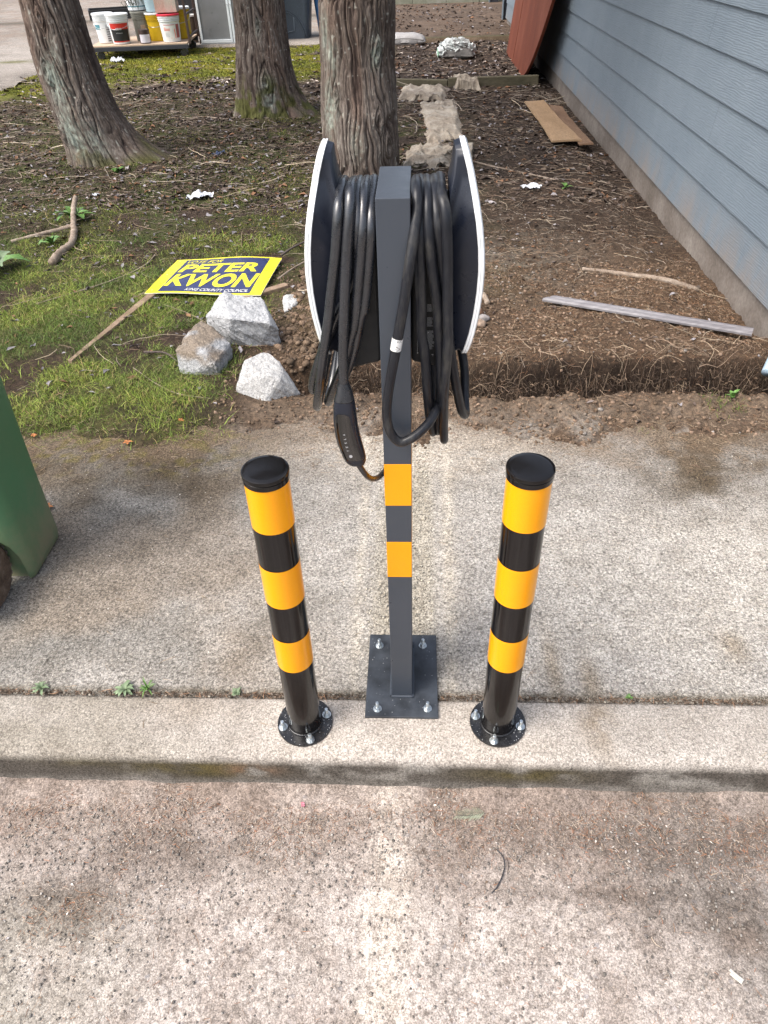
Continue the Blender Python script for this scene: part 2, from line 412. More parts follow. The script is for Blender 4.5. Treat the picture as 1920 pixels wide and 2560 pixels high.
def kerb_col(x, y, z):
    n1 = fbm(x * 3, y * 6 + z * 7, 21, 5); n2 = fbm(x * 14, y * 14 + z * 20, 23, 4); n3 = fbm(x * 5, z * 14, 29, 4)
    c = np.ones(x.shape + (3,)) * np.array([1.22, 1.17, 1.12])
    c = mixc(c, (.85, .80, .70), sm(-x, .35, .9) * .7 * sm(n1, .3, .7))
    c = mixc(c, (1.75, 1.65, 1.55), np.clip(.75 * (bump2(x, y, -.31, 1.15, .15, .13) + bump2(x, y, -.04, 1.15, .26, .09) + bump2(x, y, .24, 1.15, .16, .13)), 0, .75) * (.5 + n2 * .8))
    c = mixc(c, (.70, .55, .38), .7 * bump2(x, y, .51, 1.17, .05, .1) * sm(n2, .25, .6) + .35 * bump2(x, y, -.66, 1.2, .12, .06))
    face = sm(-z, .012, .04)
    fcol = np.ones(x.shape + (3,)) * np.array([.86, .84, .80])
    fcol = mixc(fcol, (.25, .225, .20), sm(n1 * .5 + n2 * .5, .34, .52) * .9 * (1 - .6 * sm(-z, .085, .12)))
    fcol = mixc(fcol, (.34, .29, .12), np.clip(1.2 * (bump2(x, z, -.62, -.06, .17, .035) + .8 * bump2(x, z, .30, -.06, .15, .03) + .4 * bump2(x, z, -.95, -.03, .12, .03)), 0, 1) * sm(n2, .2, .6))
    fcol = mixc(fcol, (.80, .48, .32), .8 * bump2(x, z, -.46, -.06, .07, .02) * sm(n2, .3, .6))
    fcol = mixc(fcol, (.9, .88, .84), sm(n3, .52, .7) * .6 * sm(-z, .06, .11))
    return c * (1 - face[..., None]) + fcol * face[..., None]
v = np.stack([KX.ravel(), KY2.ravel(), KZ2.ravel()], 1)
i = (np.arange(len(pr) - 1)[:, None] * len(kx) + np.arange(len(kx) - 1)[None]).ravel(); L = len(kx)
kerb = link('kerb', npmesh('kerb', v, np.stack([i, i + L, i + L + 1, i + 1], 1), kerb_col(KX, KY, KZ).reshape(-1, 3)), M_kerb, smooth=True)
tag(kerb, kind='structure')
# --- pavement slab behind the kerb
def walk_z(x, y):
    z = .0008 * vn(x * 60, y * 60, 3) + .003 * (fbm(x * 3, y * 3, 6, 3) - .5)
    z = z - .012 * np.exp(-((y - 1.247) / .004) ** 2) * 1.0
    inside = np.exp(-((x + .03) / .085) ** 6)
    return z - .004 * inside * (y > 1.26) + inside * .003 * (vn(x * 110, y * 110, 7) - .3)
def walk_col(x, y):
    n1 = fbm(x * 1.8, y * 1.8, 31, 5); n2 = fbm(x * 8, y * 8, 33, 4); n3 = fbm(x * 28, y * 28, 37, 3)
    c = np.ones(x.shape + (3,)) * np.array([1.16, 1.14, 1.11])
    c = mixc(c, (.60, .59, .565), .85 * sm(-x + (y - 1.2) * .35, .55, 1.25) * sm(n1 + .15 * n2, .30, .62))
    c = mixc(c, (.58, .56, .52), .75 * np.clip(bump2(x, y, -.50, 1.75, .22, .35) + bump2(x, y, -.55, 1.42, .3, .12) + .8 * bump2(x, y, -1.15, 1.32, .3, .08), 0, 1) * sm(n2, .3, .65))
    c = mixc(c, (.88, .74, .60), .55 * sm(n1, .5, .68) * sm(-x, .1, .7))
    # brown/moss margin towards the yard
    edge = sm(y + (n1 - .5) * .7 + (n2 - .5) * .3, 1.95, 2.5)
    side = sm(-x, .55, 1.0); side2 = sm(x, .75, 1.15)
    c = mixc(c, (.27, .20, .12), np.clip(edge * (.3 + .7 * np.maximum(side, side2)), 0, 1) * (.55 + .4 * sm(n2, .3, .6)))
    edge2 = sm(y + (n2 - .5) * .35, 2.36, 2.6); c = mixc(c, (.55, .42, .30), edge2 * .7)
    c = mixc(c, (.42, .36, .12), .7 * side * sm(y, 2.25, 2.4) * sm(n3, .5, .65))
    # pale cut line beside the buried conduit
    for cx, wd, am in ((-.185, .020, .5), (.105, .024, .7)):
        xx = x - cx - (y - 1.3) * (.02 if cx > 0 else -.02)
        c = mixc(c, (1.55, 1.46, 1.28), np.clip(am * np.exp(-(xx / wd) ** 2) * (.2 + 1.4 * n3) , 0, .8))
    ins = np.exp(-((x + .04) / .11) ** 8) * sm(y, 1.26, 1.3)
    c = mixc(c, (1.12, 1.04, .84), ins * .6); 
    c = mixc(c, (1.7, 1.62, 1.48), np.clip(.8 * bump2(x, y, .0, 2.5, .5, .16) * n2 * 1.5, 0, .8))
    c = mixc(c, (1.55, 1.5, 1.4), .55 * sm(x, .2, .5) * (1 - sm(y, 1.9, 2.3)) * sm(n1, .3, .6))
    c = mixc(c, (.80, .64, .44), .6 * np.clip(bump2(x, y, .415, 1.36, .025, .14) + bump2(x, y, .52, 1.3, .03, .1) + bump2(x, y, .98, 1.45, .04, .06), 0, 1))
    c = mixc(c, (.50, .46, .38), .9 * np.exp(-((y - 1.255) / .012) ** 2) * (.4 + .8 * n2))
    return c * (.88 + .24 * n3)[..., None]
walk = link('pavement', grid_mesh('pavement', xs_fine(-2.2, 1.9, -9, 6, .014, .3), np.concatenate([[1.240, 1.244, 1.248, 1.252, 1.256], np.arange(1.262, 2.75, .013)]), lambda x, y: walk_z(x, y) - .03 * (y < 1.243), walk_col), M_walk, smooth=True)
tag(walk, kind='structure')
# --- yard
def yard_h(x, y):
    x = np.asarray(x, float); y = np.asarray(y, float)
    n = fbm(x * 1.3, y * 1.3, 51, 4) - .5; n2 = fbm(x * 7, y * 7, 53, 4) - .5; n3 = fbm(x * 26, y * 26, 57, 4) - .5
    right = sm(x, -.75, -.45)
    rough = .35 + .65 * right * (1 - sm(y, 4.5, 6))
    h = .05 * n + .022 * n2 * (.5 + rough) + .016 * n3 * rough
    h = h * sm(y, 2.4, 3.0) + (-.024 + .042 * sm(y + (fbm(x * 4, x * 0, 59, 3) - .5) * .28, 2.40, 2.80)) + .022 * n2 * (1 - sm(y, 2.4, 3)) + .012 * n3 * (y < 3)
    # trench along the slab with a lip of soil in front
    tc = 3.10 + .05 * (fbm(x * 2, x * 0 + 3, 61, 3) - .5) + .0 * x; tw = .125 + .05 * (fbm(x * 3, x * 0 + 7, 63, 3) - .5)
    y_ = y + .13 * (fbm(x * 4.5, y * 3, 64, 5) - .5); tr = np.exp(-(np.abs(y_ - tc) / (tw * 1.12)) ** 6) * sm(x, -.78, -.5)
    h = h - tr * (.23 + .26 * n2 + .12 * n3) * (.72 + .5 * vn(x * 2.3, x * 0, 66))
    h = h + .03 * np.exp(-((y - 2.82) / .1) ** 2) * sm(x, -.5, -.2) * (.6 + n2 * 2)
    h = h + .020 * np.exp(-((y - 3.4) / .16) ** 2) * sm(x, .1, .5)
    h = h + .075 * np.exp(-((x + .50) / .2) ** 2 - ((y - 3.85) / .42) ** 2) * (1 + 1.2 * n2 + n3)
    nr = vn(x * 55, y * 55, 65) - .5; h = h + (.012 * nr + .010 * (np.abs(fbm(x * 14, y * 14, 67, 4) - .5) * 2 - .3)) * right * sm(y, 2.6, 2.9) * (y < 6.2)
    h = h - .045 * sm(x, 1.45, 1.72) * sm(y, 3.3, 3.8)
    for tx, ty, tr_ in ((-2.9, 7.45, .7), (-1.72, 9.35, .65), (-.455, 6.46, .45)):
        h = h + .03 * np.exp(-((x - tx) ** 2 + (y - ty) ** 2) / tr_ ** 2)
    return h
def masks(x, y):
    n1 = fbm(x * 1.1, y * 1.1, 71, 5); n2 = fbm(x * 4, y * 4, 73, 4)
    leftm = sm(-x, .75, 1.15) if True else 0
    g = leftm * (1 - .45 * sm(y, 3.7, 4.6)) * (1 - sm(y, 5.2, 7.5)) * sm(y, 2.45, 2.75) * sm(n1 * .6 + n2 * .4, .36, .52)
    g = np.maximum(g, .8 * leftm * (1 - sm(y, 3.9, 4.6)) * sm(y, 2.5, 2.8) * sm(n2, .3, .5))
    g = np.maximum(g, .45 * sm(-x, 1.0, 1.6) * np.exp(-((y - 7.2) / 1.0) ** 2) * sm(n2, .42, .6))
    moss = np.clip(sm(y + (n1 - .5) * 2.4, 11.2, 12.8) * (1 - sm(y, 15.2, 15.8)) * sm(-x, .3, .8), 0, 1) * sm(n2 + .3 * n1, .38, .58)
    moss = np.maximum(moss, .9 * np.exp(-((y - 12.0 - (x + 4.5) * .5) / .9) ** 2) * sm(-x, 3.9, 4.6) * (1 - sm(-x, 6.2, 6.8)))
    moss = np.maximum(moss, .45 * leftm * (1 - sm(y, 4, 5)) * sm(n2, .5, .66))
    return g, moss, n1, n2
def yard_col(x, y):
    g, moss, n1, n2 = masks(x, y); n3 = fbm(x * 16, y * 16, 77, 4)
    c = np.ones(x.shape + (3,)) * np.array([.078, .054, .039])
    c = mixc(c, (.13, .098, .074), sm(n2, .45, .7) * .7)
    far = sm(y, 4.5, 7); c = mixc(c, (.062, .048, .040), far * .6)
    fresh = sm(x, -.95, -.65) * (1 - sm(y, 4.2, 5.2)); c = mixc(c, (.165, .108, .070), fresh * (.5 + .4 * n3))
    c = mixc(c, (.24, .18, .13), fresh * np.exp(-((y - 2.8) / .16) ** 2) * .8)
    c = mixc(c, (.42, .38, .33), fresh * np.exp(-((y - 2.62) / .12) ** 2) * sm(n2, .4, .6) * .7 * (x < 1.2))
    c = mixc(c, (.27, .25, .21), .5 * bump2(x, y, .6, 4.6, .45, .6) * sm(n3, .35, .6))
    c = mixc(c, (.034, .024, .018), sm(x, -.6, -.3) * np.exp(-((y - 3.13) / .15) ** 6) * .9)  # trench soil painted near black, standing in for the shadow inside the cut
    c = mixc(c, (.075, .088, .026), .75 * sm(n2, .36, .56) * sm(-x, -.9, .2) * sm(y, 3, 5) * (1 - sm(y, 9, 11))); c = mixc(c, (.075, .085, .030), g * .5); c = mixc(c, (.26, .28, .035), moss * (.9 - .55 * (y < 6)))
    return c
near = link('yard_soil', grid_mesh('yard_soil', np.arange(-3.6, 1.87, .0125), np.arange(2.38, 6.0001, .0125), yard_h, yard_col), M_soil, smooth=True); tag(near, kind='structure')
mid = link('yard_ground', grid_mesh('yard_ground', np.arange(-14, 3.01, .05), np.arange(5.95, 16.01, .05), lambda x, y: yard_h(x, y) - .012 * (y < 6.02), yard_col), M_soil, smooth=True); tag(mid, kind='structure')
side = link('yard_margin', grid_mesh('yard_margin', np.arange(-14, -3.55, .05), np.arange(2.4, 6.01, .05), lambda x, y: yard_h(x, y) - .006, yard_col), M_soil, smooth=True); tag(side, kind='structure')
# --- driveway at the back left, drive panels with mossy joints
def drive_col(x, y):
    n1 = fbm(x * .8, y * .8, 81, 5); n2 = fbm(x * 5, y * 5, 83, 4)
    c = np.ones(x.shape + (3,)) * np.array([1.15, 1.08, 1.02]); c = mixc(c, (.72, .66, .6), sm(n1, .45, .65) * .6)
    c = mixc(c, (.40, .42, .14), 1.0 * np.exp(-((y - 13.9 - .25 * (x + 7)) / .16) ** 2) * sm(n2, .3, .6))
    c = mixc(c, (.75, .55, .42), .5 * sm(y, 15, 18) * sm(n2, .4, .6)); c = mixc(c, (.30, .26, .2), .8 * np.exp(-((y - 20.5) / .4) ** 2))
    return c * (.85 + .3 * n2)[..., None]
def slab_grid(name, poly_x, poly_y, zf, cf, m): 
    o = link(name, grid_mesh(name, poly_x, poly_y, zf, cf), m, smooth=True); return tag(o, kind='structure')
slab_grid('driveway', np.arange(-30, -5.85, .12), np.arange(11.3, 40, .12), lambda x, y: .05 + .012 * sm(y, 11.2, 12) + .015 * fbm(x, y, 4, 3) - .09 * (1 - sm(-x + .25 * vn(x * 0, y * 2, 5), 5.98, 6.12)) - .09 * (1 - sm(y + .4 * vn(x, y * 0, 5), 11.45, 11.75)), drive_col, M_walk)
slab_grid('back_drive', np.arange(-5.9, -1.0, .1), np.concatenate([[15.56, 15.6], np.arange(15.65, 40, .12)]), lambda x, y: .055 - .08 * (y < 15.58) + .0 * x, drive_col, M_walk)
def patio_col(x, y):
    n1 = fbm(x * 2, y * 2, 91, 5); n2 = fbm(x * 10, y * 10, 93, 3)
    c = np.ones(x.shape + (3,)) * np.array([.42, .30, .22]); c = mixc(c, (.30, .21, .15), sm(n1, .4, .6)); c = mixc(c, (.62, .50, .40), sm(n2, .6, .75) * .5)
    c = mixc(c, (.22, .24, .10), .8 * np.exp(-((y - 15.55) / .08) ** 2)); return c
slab_grid('patio', np.arange(-1.0, 3.0, .08), np.concatenate([[15.42, 15.45], np.arange(15.5, 22.4, .08)]), lambda x, y: .075 - .11 * (y < 15.44) + .006 * vn(x * 4, y * 4, 3), patio_col, M_walk)
st = thing('step', 'low mossy concrete step at the back of the brown patio', 'step', (0, 22.4, 0))
M_step = streaky('mossy_step_concrete', (.16, .17, .12), (.24, .24, .18), (.32, .31, .26), .9, 3, (1, 1, 1))
for k in range(5): box('block', (-1.4 + k * .86, .16, .17), (.85, .3, .22), M_step, st, .01)

# ================================================================== HOUSE
house = thing('house', 'blue grey clapboard house wall on a concrete footing along the right side', 'house', (0, 0, 0))
zs = [.160, .408, .637, .868, 1.097, 1.321, 1.55, 1.78, 2.01, 2.24, 2.47, 2.70]
YA, YB = 3.42, 17.6
def siding_board(z0, z1, y0, y1):
    n_ = 3
    xs = [(1.812, z0), (1.8035, z0 + .001), (1.8035, z0 + .009), (1.8215, z1 + .02), (1.830, z1 + .02), (1.830, z0)]
    v = []
    for y in (y0, y1): v += [(x, y, z) for x, z in xs]
    k = len(xs); f = [tuple(range(k)), tuple(reversed(range(k, 2 * k)))] + [(i_, i_ + k, (i_ + 1) % k + k, (i_ + 1) % k) for i_ in range(k)]
    bm = bmesh.new(); me = pymesh('s', v, f); bm.from_mesh(me); bpy.data.meshes.remove(me)
    link('siding_board', bmdone(bm, 'siding_board'), M_siding, house)
jo = [5.75, 7.1, 4.9, 6.25, 5.3, 7.4, 6.0, 4.7, 6.8, 5.4, 6.4]
for k in range(len(zs) - 1):
    cuts = [YA + .04] + [q for q in np.arange(jo[k], YB - .5, 3.66)] + [YB]
    for y0, y1 in zip(cuts[:-1], cuts[1:]): siding_board(zs[k], zs[k + 1], y0 + .0012, y1 - .0012)
box('foundation', (1.93, (YA + YB) / 2, -.15), (.2, YB - YA, .66), M_found, house, .004)
box('corner_board', (1.818, YA - .01, 1.435), (.05, .09, 2.54), M_siding, house, .003)
box('end_wall', (4.1, YA + .05, 1.28), (4.5, .06, 2.9), M_siding, house)
box('inner_wall', (1.90, (YA + YB) / 2, 1.44), (.12, YB - YA - .1, 2.5), M_found, house)
M_roof = simple('asphalt_shingle', (.05, .05, .055), .95, 0, .4, 30, .4, 80)
rf = box('roof', (3.6, (YA + YB) / 2, 3.05), (4.4, YB - YA + .8, .08), M_roof, house, 0, Matrix.Rotation(math.radians(-14), 3, 'Y'))
M_pipe = plastic('pale_blue_downspout', (.36, .47, .56), .4)
dp = tube('downspout', [(1.86, 3.34, 2.4), (1.86, 3.34, 1.2), (1.855, 3.33, .45), (1.85, 3.325, .22), (1.80, 3.26, .12), (1.735, 3.165, .05), (1.705, 3.12, .015)], .034, M_pipe, house, 16, 8)
tube('pipe_collar', [(1.858, 3.335, .30), (1.857, 3.332, .26)], .04, M_pipe, house, 16, 2)
# porch posts further along
M_dark = simple('dark_painted_timber', (.028, .03, .04), .5, 0, .2, 5)
M_bluetrim = simple('blue_grey_trim', (.12, .15, .18), .6, 0, .1, 5)
M_red = streaky('brick_red_paint', (.115, .030, .014), (.165, .042, .020), (.21, .066, .036), .7, 2.4, (1, 1, .35), .25, 60)
pp = thing('porch_post', 'dark painted porch post at the back corner of the house', 'post', (1.86, 18.15, 0))
box('post_core', (.05, .07, .95), (.19, .14, 1.9), M_dark, pp, .006); box('side_trim', (-.062, .05, .95), (.02, .18, 1.9), M_bluetrim, pp, .003)
pp = thing('porch_post', 'farther dark porch post standing beside the mossy step', 'post', (1.9, 22.2, 0))
box('post_core', (.06, .08, .95), (.2, .16, 1.9), M_dark, pp, .006); box('side_trim', (-.06, .05, .95), (.025, .2, 1.9), M_bluetrim, pp, .003)
pp = thing('red_post', 'red painted post behind the dark porch post', 'post', (2.12, 20.4, 0))
box('post_core', (0, 0, .95), (.14, .14, 1.9), M_red, pp, .006); box('foot', (0, 0, .03), (.18, .18, .06), M_dark, pp, .004)

# red batten door leaning on the wall
rd = thing('batten_door', 'brick red round cornered batten door leaning on the blue grey wall', 'door', (1.50, 10.20, 0.01))
def lean(u, h, d=0):  # u along wall (y), h up the panel, d out of its face
    tilt = math.radians(6.5)
    return (h * math.sin(tilt) - d * math.cos(tilt) , u, h * math.cos(tilt) + d * math.sin(tilt))
def door_out(u):      # lower edge height
    return (1 - u / 1.5) ** 1.9 if u < 1.5 else .0
bu = [0, 1.30, 2.60, 3.60]
for k in range(3):
    v = []; f = []; us = np.linspace(bu[k] + (.05 if k == 2 else .0015), bu[k + 1] - .0015, 9)
    for d in (0, .035):
        for u in us: v.append(lean(u, door_out(u) + (.0), d))
        for u in us: v.append(lean(u, 2.35, d))
    n_ = 9
    def q(d, r, j): return d * 2 * n_ + r * n_ + j
    for j in range(n_ - 1):
        f += [(q(1, 0, j), q(1, 0, j + 1), q(1, 1, j + 1), q(1, 1, j)), (q(0, 0, j), q(0, 1, j), q(0, 1, j + 1), q(0, 0, j + 1)), (q(0, 0, j), q(0, 0, j + 1), q(1, 0, j + 1), q(1, 0, j)), (q(0, 1, j), q(1, 1, j), q(1, 1, j + 1), q(0, 1, j + 1))]
    for j in (0, n_ - 1): f.append((q(0, 0, j), q(1, 0, j), q(1, 1, j), q(0, 1, j)))
    bm = bmesh.new(); me = pymesh('b', v, f); bm.from_mesh(me); bpy.data.meshes.remove(me); link('board', bmdone(bm, 'board'), M_red, rd)
v = [lean(.04, .30 + .02, .037), lean(.16, .17, .037), lean(2.36, .17, .037), lean(2.36, .29, .037), lean(.16, .29, .037)]
v2 = [lean(.08, .27, .037), lean(.20, .16, .037), lean(2.36, .16, .037), lean(2.36, .165, .037), lean(.2, .165, .037)]
box('back_batten', lean(2.3, 1.7, -.03), (.045, 2.4, .12), M_dark, rd, .004, Matrix.Rotation(math.radians(6.5), 3, 'Y'))
box('back_batten', lean(2.6, .35, -.03), (.045, 1.8, .12), M_dark, rd, .004, Matrix.Rotation(math.radians(6.5), 3, 'Y'))

# ================================================================== TREES
def trunk(name, label, cx, cy, rad, flare, seed, lich, mossz=.3, nth=380, n_z=400, ztop=1.75, group='cedar trees in the yard', knots=(), darkside=0, reds=1.0):
    t = thing(name, label, 'tree', (0, 0, 0), 0, group)
    zz = np.concatenate([np.linspace(-.12, ztop, n_z), np.linspace(ztop + .05, 5.5, 30)])
    TH, ZZ = np.meshgrid(np.linspace(0, 2 * PI, nth, endpoint=False), zz)
    R0 = rad(ZZ); circ = 2 * PI * .33; U = TH / (2 * PI) * circ
    # periodic across: integer number of cells
    ncell = 46
    u = TH / (2 * PI) * ncell
    kx_ = np.zeros_like(u); kd = np.zeros_like(u)
    for (kth, kz, kr, amp) in knots:
        dth = (TH - kth + PI) % (2 * PI) - PI; d2 = (dth * .33 / kr) ** 2 + ((ZZ - kz) / (kr * 1.5)) ** 2
        kx_ += np.sign(dth) * np.exp(-d2) * 2.2 * -1; kd += amp * np.exp(-d2 * 1.2) - amp * 1.7 * np.exp(-d2 * 14)
    warp = (vn(TH / (2 * PI) * 12, ZZ * 3.2, seed + 1, 12) - .5) * 1.7 + (vn(TH / (2 * PI) * 26, ZZ * 8, seed + 2, 26) - .5) * .8
    uu = u + warp + kx_ + ZZ * 1.1
    r1 = np.abs(vn(uu, ZZ * 2.6, seed + 3, ncell) - .5) * 2
    r2 = np.abs(vn(uu * 2, ZZ * 5.0 + 9, seed + 4, ncell * 2) - .5) * 2
    r3_ = np.abs(vn(uu * 5, ZZ * 14 + 4, seed + 5, ncell * 5) - .5) * 2
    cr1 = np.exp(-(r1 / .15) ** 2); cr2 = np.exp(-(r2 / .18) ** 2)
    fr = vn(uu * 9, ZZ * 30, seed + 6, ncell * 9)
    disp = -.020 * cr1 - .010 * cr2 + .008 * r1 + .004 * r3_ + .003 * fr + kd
    lump = (vn(TH / (2 * PI) * 5, ZZ * 2.2, seed + 8, 5) - .5) * .06 + (vn(TH / (2 * PI) * 3, ZZ * .8, seed + 9, 3) - .5) * .05
    fl = flare(TH, ZZ)
    Rr = R0 + disp + lump + fl
    CX, CY = cx(ZZ), cy(ZZ)
    X = CX + Rr * np.cos(TH); Y = CY + Rr * np.sin(TH)
    v = np.stack([X.ravel(), Y.ravel(), ZZ.ravel()], 1)
    nz_, nt_ = ZZ.shape; jj, ii = np.meshgrid(np.arange(nt_), np.arange(nz_ - 1)); a_ = ii * nt_ + jj; b_ = ii * nt_ + (jj + 1) % nt_
    f = np.stack([a_.ravel(), b_.ravel(), (b_ + nt_).ravel(), (a_ + nt_).ravel()], 1)
    c = np.ones(X.shape + (3,)) * np.array([.122, .098, .082])
    pn = vn(TH / (2 * PI) * 20, ZZ * 2, seed + 11, 20)
    c = mixc(c, (.168, .143, .124), sm(pn, .35, .8)); c = mixc(c, (.15, .108, .086), sm(vn(TH / (2 * PI) * 16, ZZ * 1.4, seed + 12, 16), .5, .85) * .8 * reds)
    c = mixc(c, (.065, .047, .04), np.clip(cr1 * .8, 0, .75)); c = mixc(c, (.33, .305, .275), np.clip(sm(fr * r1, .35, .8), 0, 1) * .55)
    sp = vn(TH / (2 * PI) * 90, ZZ * 40, seed + 13, 90); c = mixc(c, (.42, .43, .38), sm(sp, .86, .95) * .6)
    for (lth, lz, lr, ls) in lich:
        dth = (TH - lth + PI) % (2 * PI) - PI; d2 = (dth * .33 / lr) ** 2 + ((ZZ - lz) / (lr * 1.9)) ** 2
        c = mixc(c, (.28, .32, .275), np.clip(np.exp(-d2) * 1.7 * (vn(TH / (2 * PI) * 120, ZZ * 40, seed + 15, 120)), 0, .85) * ls)
    mz = sm(mossz - ZZ + (vn(TH / (2 * PI) * 14, ZZ * 6, seed + 16, 14) - .5) * .3, -.05, .22)
    c = mixc(c, (.085, .095, .022), mz * sm(vn(TH / (2 * PI) * 40, ZZ * 16, seed + 17, 40), .25, .6) * .8)
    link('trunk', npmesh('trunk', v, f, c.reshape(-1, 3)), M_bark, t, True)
    # limbs and foliage overhead
    top = Vector((float(cx(np.array(5.5))), float(cy(np.array(5.5))), 5.4)); leaves = []
    for k in range(5):
        a2 = k * 1.256 + seed; d = Vector((math.cos(a2), math.sin(a2), .25)); L_ = random.uniform(1.6, 2.4); z0 = top.z - 1.3 + k * .28
        p0 = Vector((top.x, top.y, z0)); p = [p0, p0 + d * L_ * .5 + Vector((0, 0, .15)), p0 + d * L_ + Vector((0, 0, -.1))]
        tube('limb', p, lambda s_: .06 * (1 - s_ * .8), M_bark2, t, 8, 5)
        leaves += [p0 + d * L_ * s_ for s_ in np.linspace(.25, 1.05, 9)]
    leaves += [top + Vector((0, 0, s_)) for s_ in (0, .5, 1)]
    L_ = np.array([l[:] for l in leaves]); n_ = 5200
    ctr = L_[rng.integers(0, len(L_), n_)] + rng.normal(0, .28, (n_, 3))
    d1 = rng.normal(0, 1, (n_, 3)); d1 /= np.linalg.norm(d1, axis=1)[:, None]; d2 = np.cross(d1, rng.normal(0, 1, (n_, 3))); d2 /= np.linalg.norm(d2, axis=1)[:, None]
    s_ = rng.uniform(.04, .10, n_)[:, None]
    v = np.stack([ctr - d1 * s_, ctr + d2 * s_ * .35, ctr + d1 * s_, ctr - d2 * s_ * .35], 1).reshape(-1, 3)
    cc = np.repeat(np.array([.045, .07, .03]) * rng.uniform(.5, 1.5, (n_, 1)), 4, 0)
    link('crown', npmesh('crown', v, np.arange(n_ * 4).reshape(-1, 4), cc), M_grass, t)
    return t
M_bark2 = streaky('limb_bark', (.06, .05, .045), (.10, .08, .07), (.13, .11, .10), .9)
ip = lambda xs, ys: (lambda z: np.interp(z, xs, ys))
def fl1(T, Z):
    e_ = np.exp(-np.clip(Z, -.1, 9) / .16); return e_ * (.06 + .27 * np.clip(np.cos(T - .1), 0, 1) ** 3 * 1.3 + .03 * np.cos(3 * T + 1))
trunk('cedar_tree', 'leaning cedar trunk at the left with pale lichen patches', ip([0, .44, .7, 1.3, 2.4, 5.5], [-3.00, -3.12, -3.17, -3.24, -3.37, -3.9]), ip([0, 1.3, 5.5], [7.45, 7.5, 7.9]), ip([0, .44, .7, 1.3, 5.5], [.30, .283, .275, .243, .18]), fl1, 100,
      [(-1.75, .72, .09, 1), (-1.9, .3, .10, .9), (-1.3, .25, .07, .7), (-1.45, .95, .05, .5)], .16, knots=[(-1.95, .80, .07, .02), (-1.55, 1.2, .05, .015), (-1.2, .45, .07, .012), (-2.3, .3, .06, .015)])
def fl2(T, Z):
    e_ = np.exp(-np.clip(Z, -.1, 9) / .22); return e_ * (.06 + .24 * np.clip(np.cos(T + .2), 0, 1) ** 3 + .05 * np.clip(np.cos(T - 2.6), 0, 1) + .03 * np.cos(4 * T))
trunk('cedar_tree', 'middle cedar trunk with yellow green moss on its foot', ip([0, .5, 1.2, 5.5], [-1.73, -1.745, -1.74, -1.84]), ip([0, 5.5], [9.40, 9.55]), ip([0, .5, 1.2, 5.5], [.32, .295, .268, .2]), fl2, 200,
      [(-1.35, .28, .08, .9), (-1.5, .9, .04, .5)], .42, nth=320, n_z=330, knots=[(-1.5, .92, .05, .012), (-2.1, 1.05, .08, .02), (-1.4, .40, .06, .012)])
def fl3(T, Z):
    e_ = np.exp(-np.clip(Z, -.1, 9) / .2); return e_ * (.05 + .03 * np.cos(5 * T + 1))
trunk('cedar_tree', 'upright cedar trunk directly behind the charging post', ip([0, .6, 1.35, 5.5], [-.455, -.462, -.457, -.45]), ip([0, 5.5], [6.46, 6.55]), ip([0, .6, 1.35, 5.5], [.29, .292, .264, .2]), fl3, 300,
      [(-2.5, .62, .09, .9), (-2.35, .95, .06, .7), (-2.7, 1.1, .07, .7), (-.95, 1.0, .05, .8), (-1.6, .4, .06, .4)], -.05, nth=420, n_z=460, knots=[(-.9, 1.0, .06, .025), (-2.2, .72, .04, .01), (-.75, .35, .07, .02), (-1.0, .55, .05, .012)])

# ================================================================== CHARGING POST
cp = thing('charging_post', 'dark grey steel post with two amber bands carrying two wall chargers', 'charger post', (0, 0, 0))
PX0, PX1, PY0, PY1, PZ = -.0695, -.0105, 1.238, 1.438, 1.395
bm = bmesh.new(); addbox(bm, ((PX0 + PX1) / 2, (PY0 + PY1) / 2, (PZ + .01) / 2), (PX1 - PX0, PY1 - PY0, PZ - .01), .0016, None, 2)
link('post_tube', bmdone(bm, 'post_tube'), M_post, cp)
for z0, z1 in ((.731, .848), (.5025, .6205)):
    bm = bmesh.new(); e_ = .0006
    addbox(bm, ((PX0 + PX1) / 2, (PY0 + PY1) / 2, (z0 + z1) / 2), (PX1 - PX0 + 2 * e_, PY1 - PY0 + 2 * e_, z1 - z0), .0016, None, 2)
    bmesh.ops.delete(bm, geom=[f for f in bm.faces if abs(f.calc_center_median().z - (z0 + z1) / 2) > (z1 - z0) / 2 - .001], context='FACES')
    link('amber_band', bmdone(bm, 'amber_band'), M_film, cp)
bp = box('base_plate', (-.0405, 1.319, .006), (.209, .302, .010), M_plate, cp, .0012)
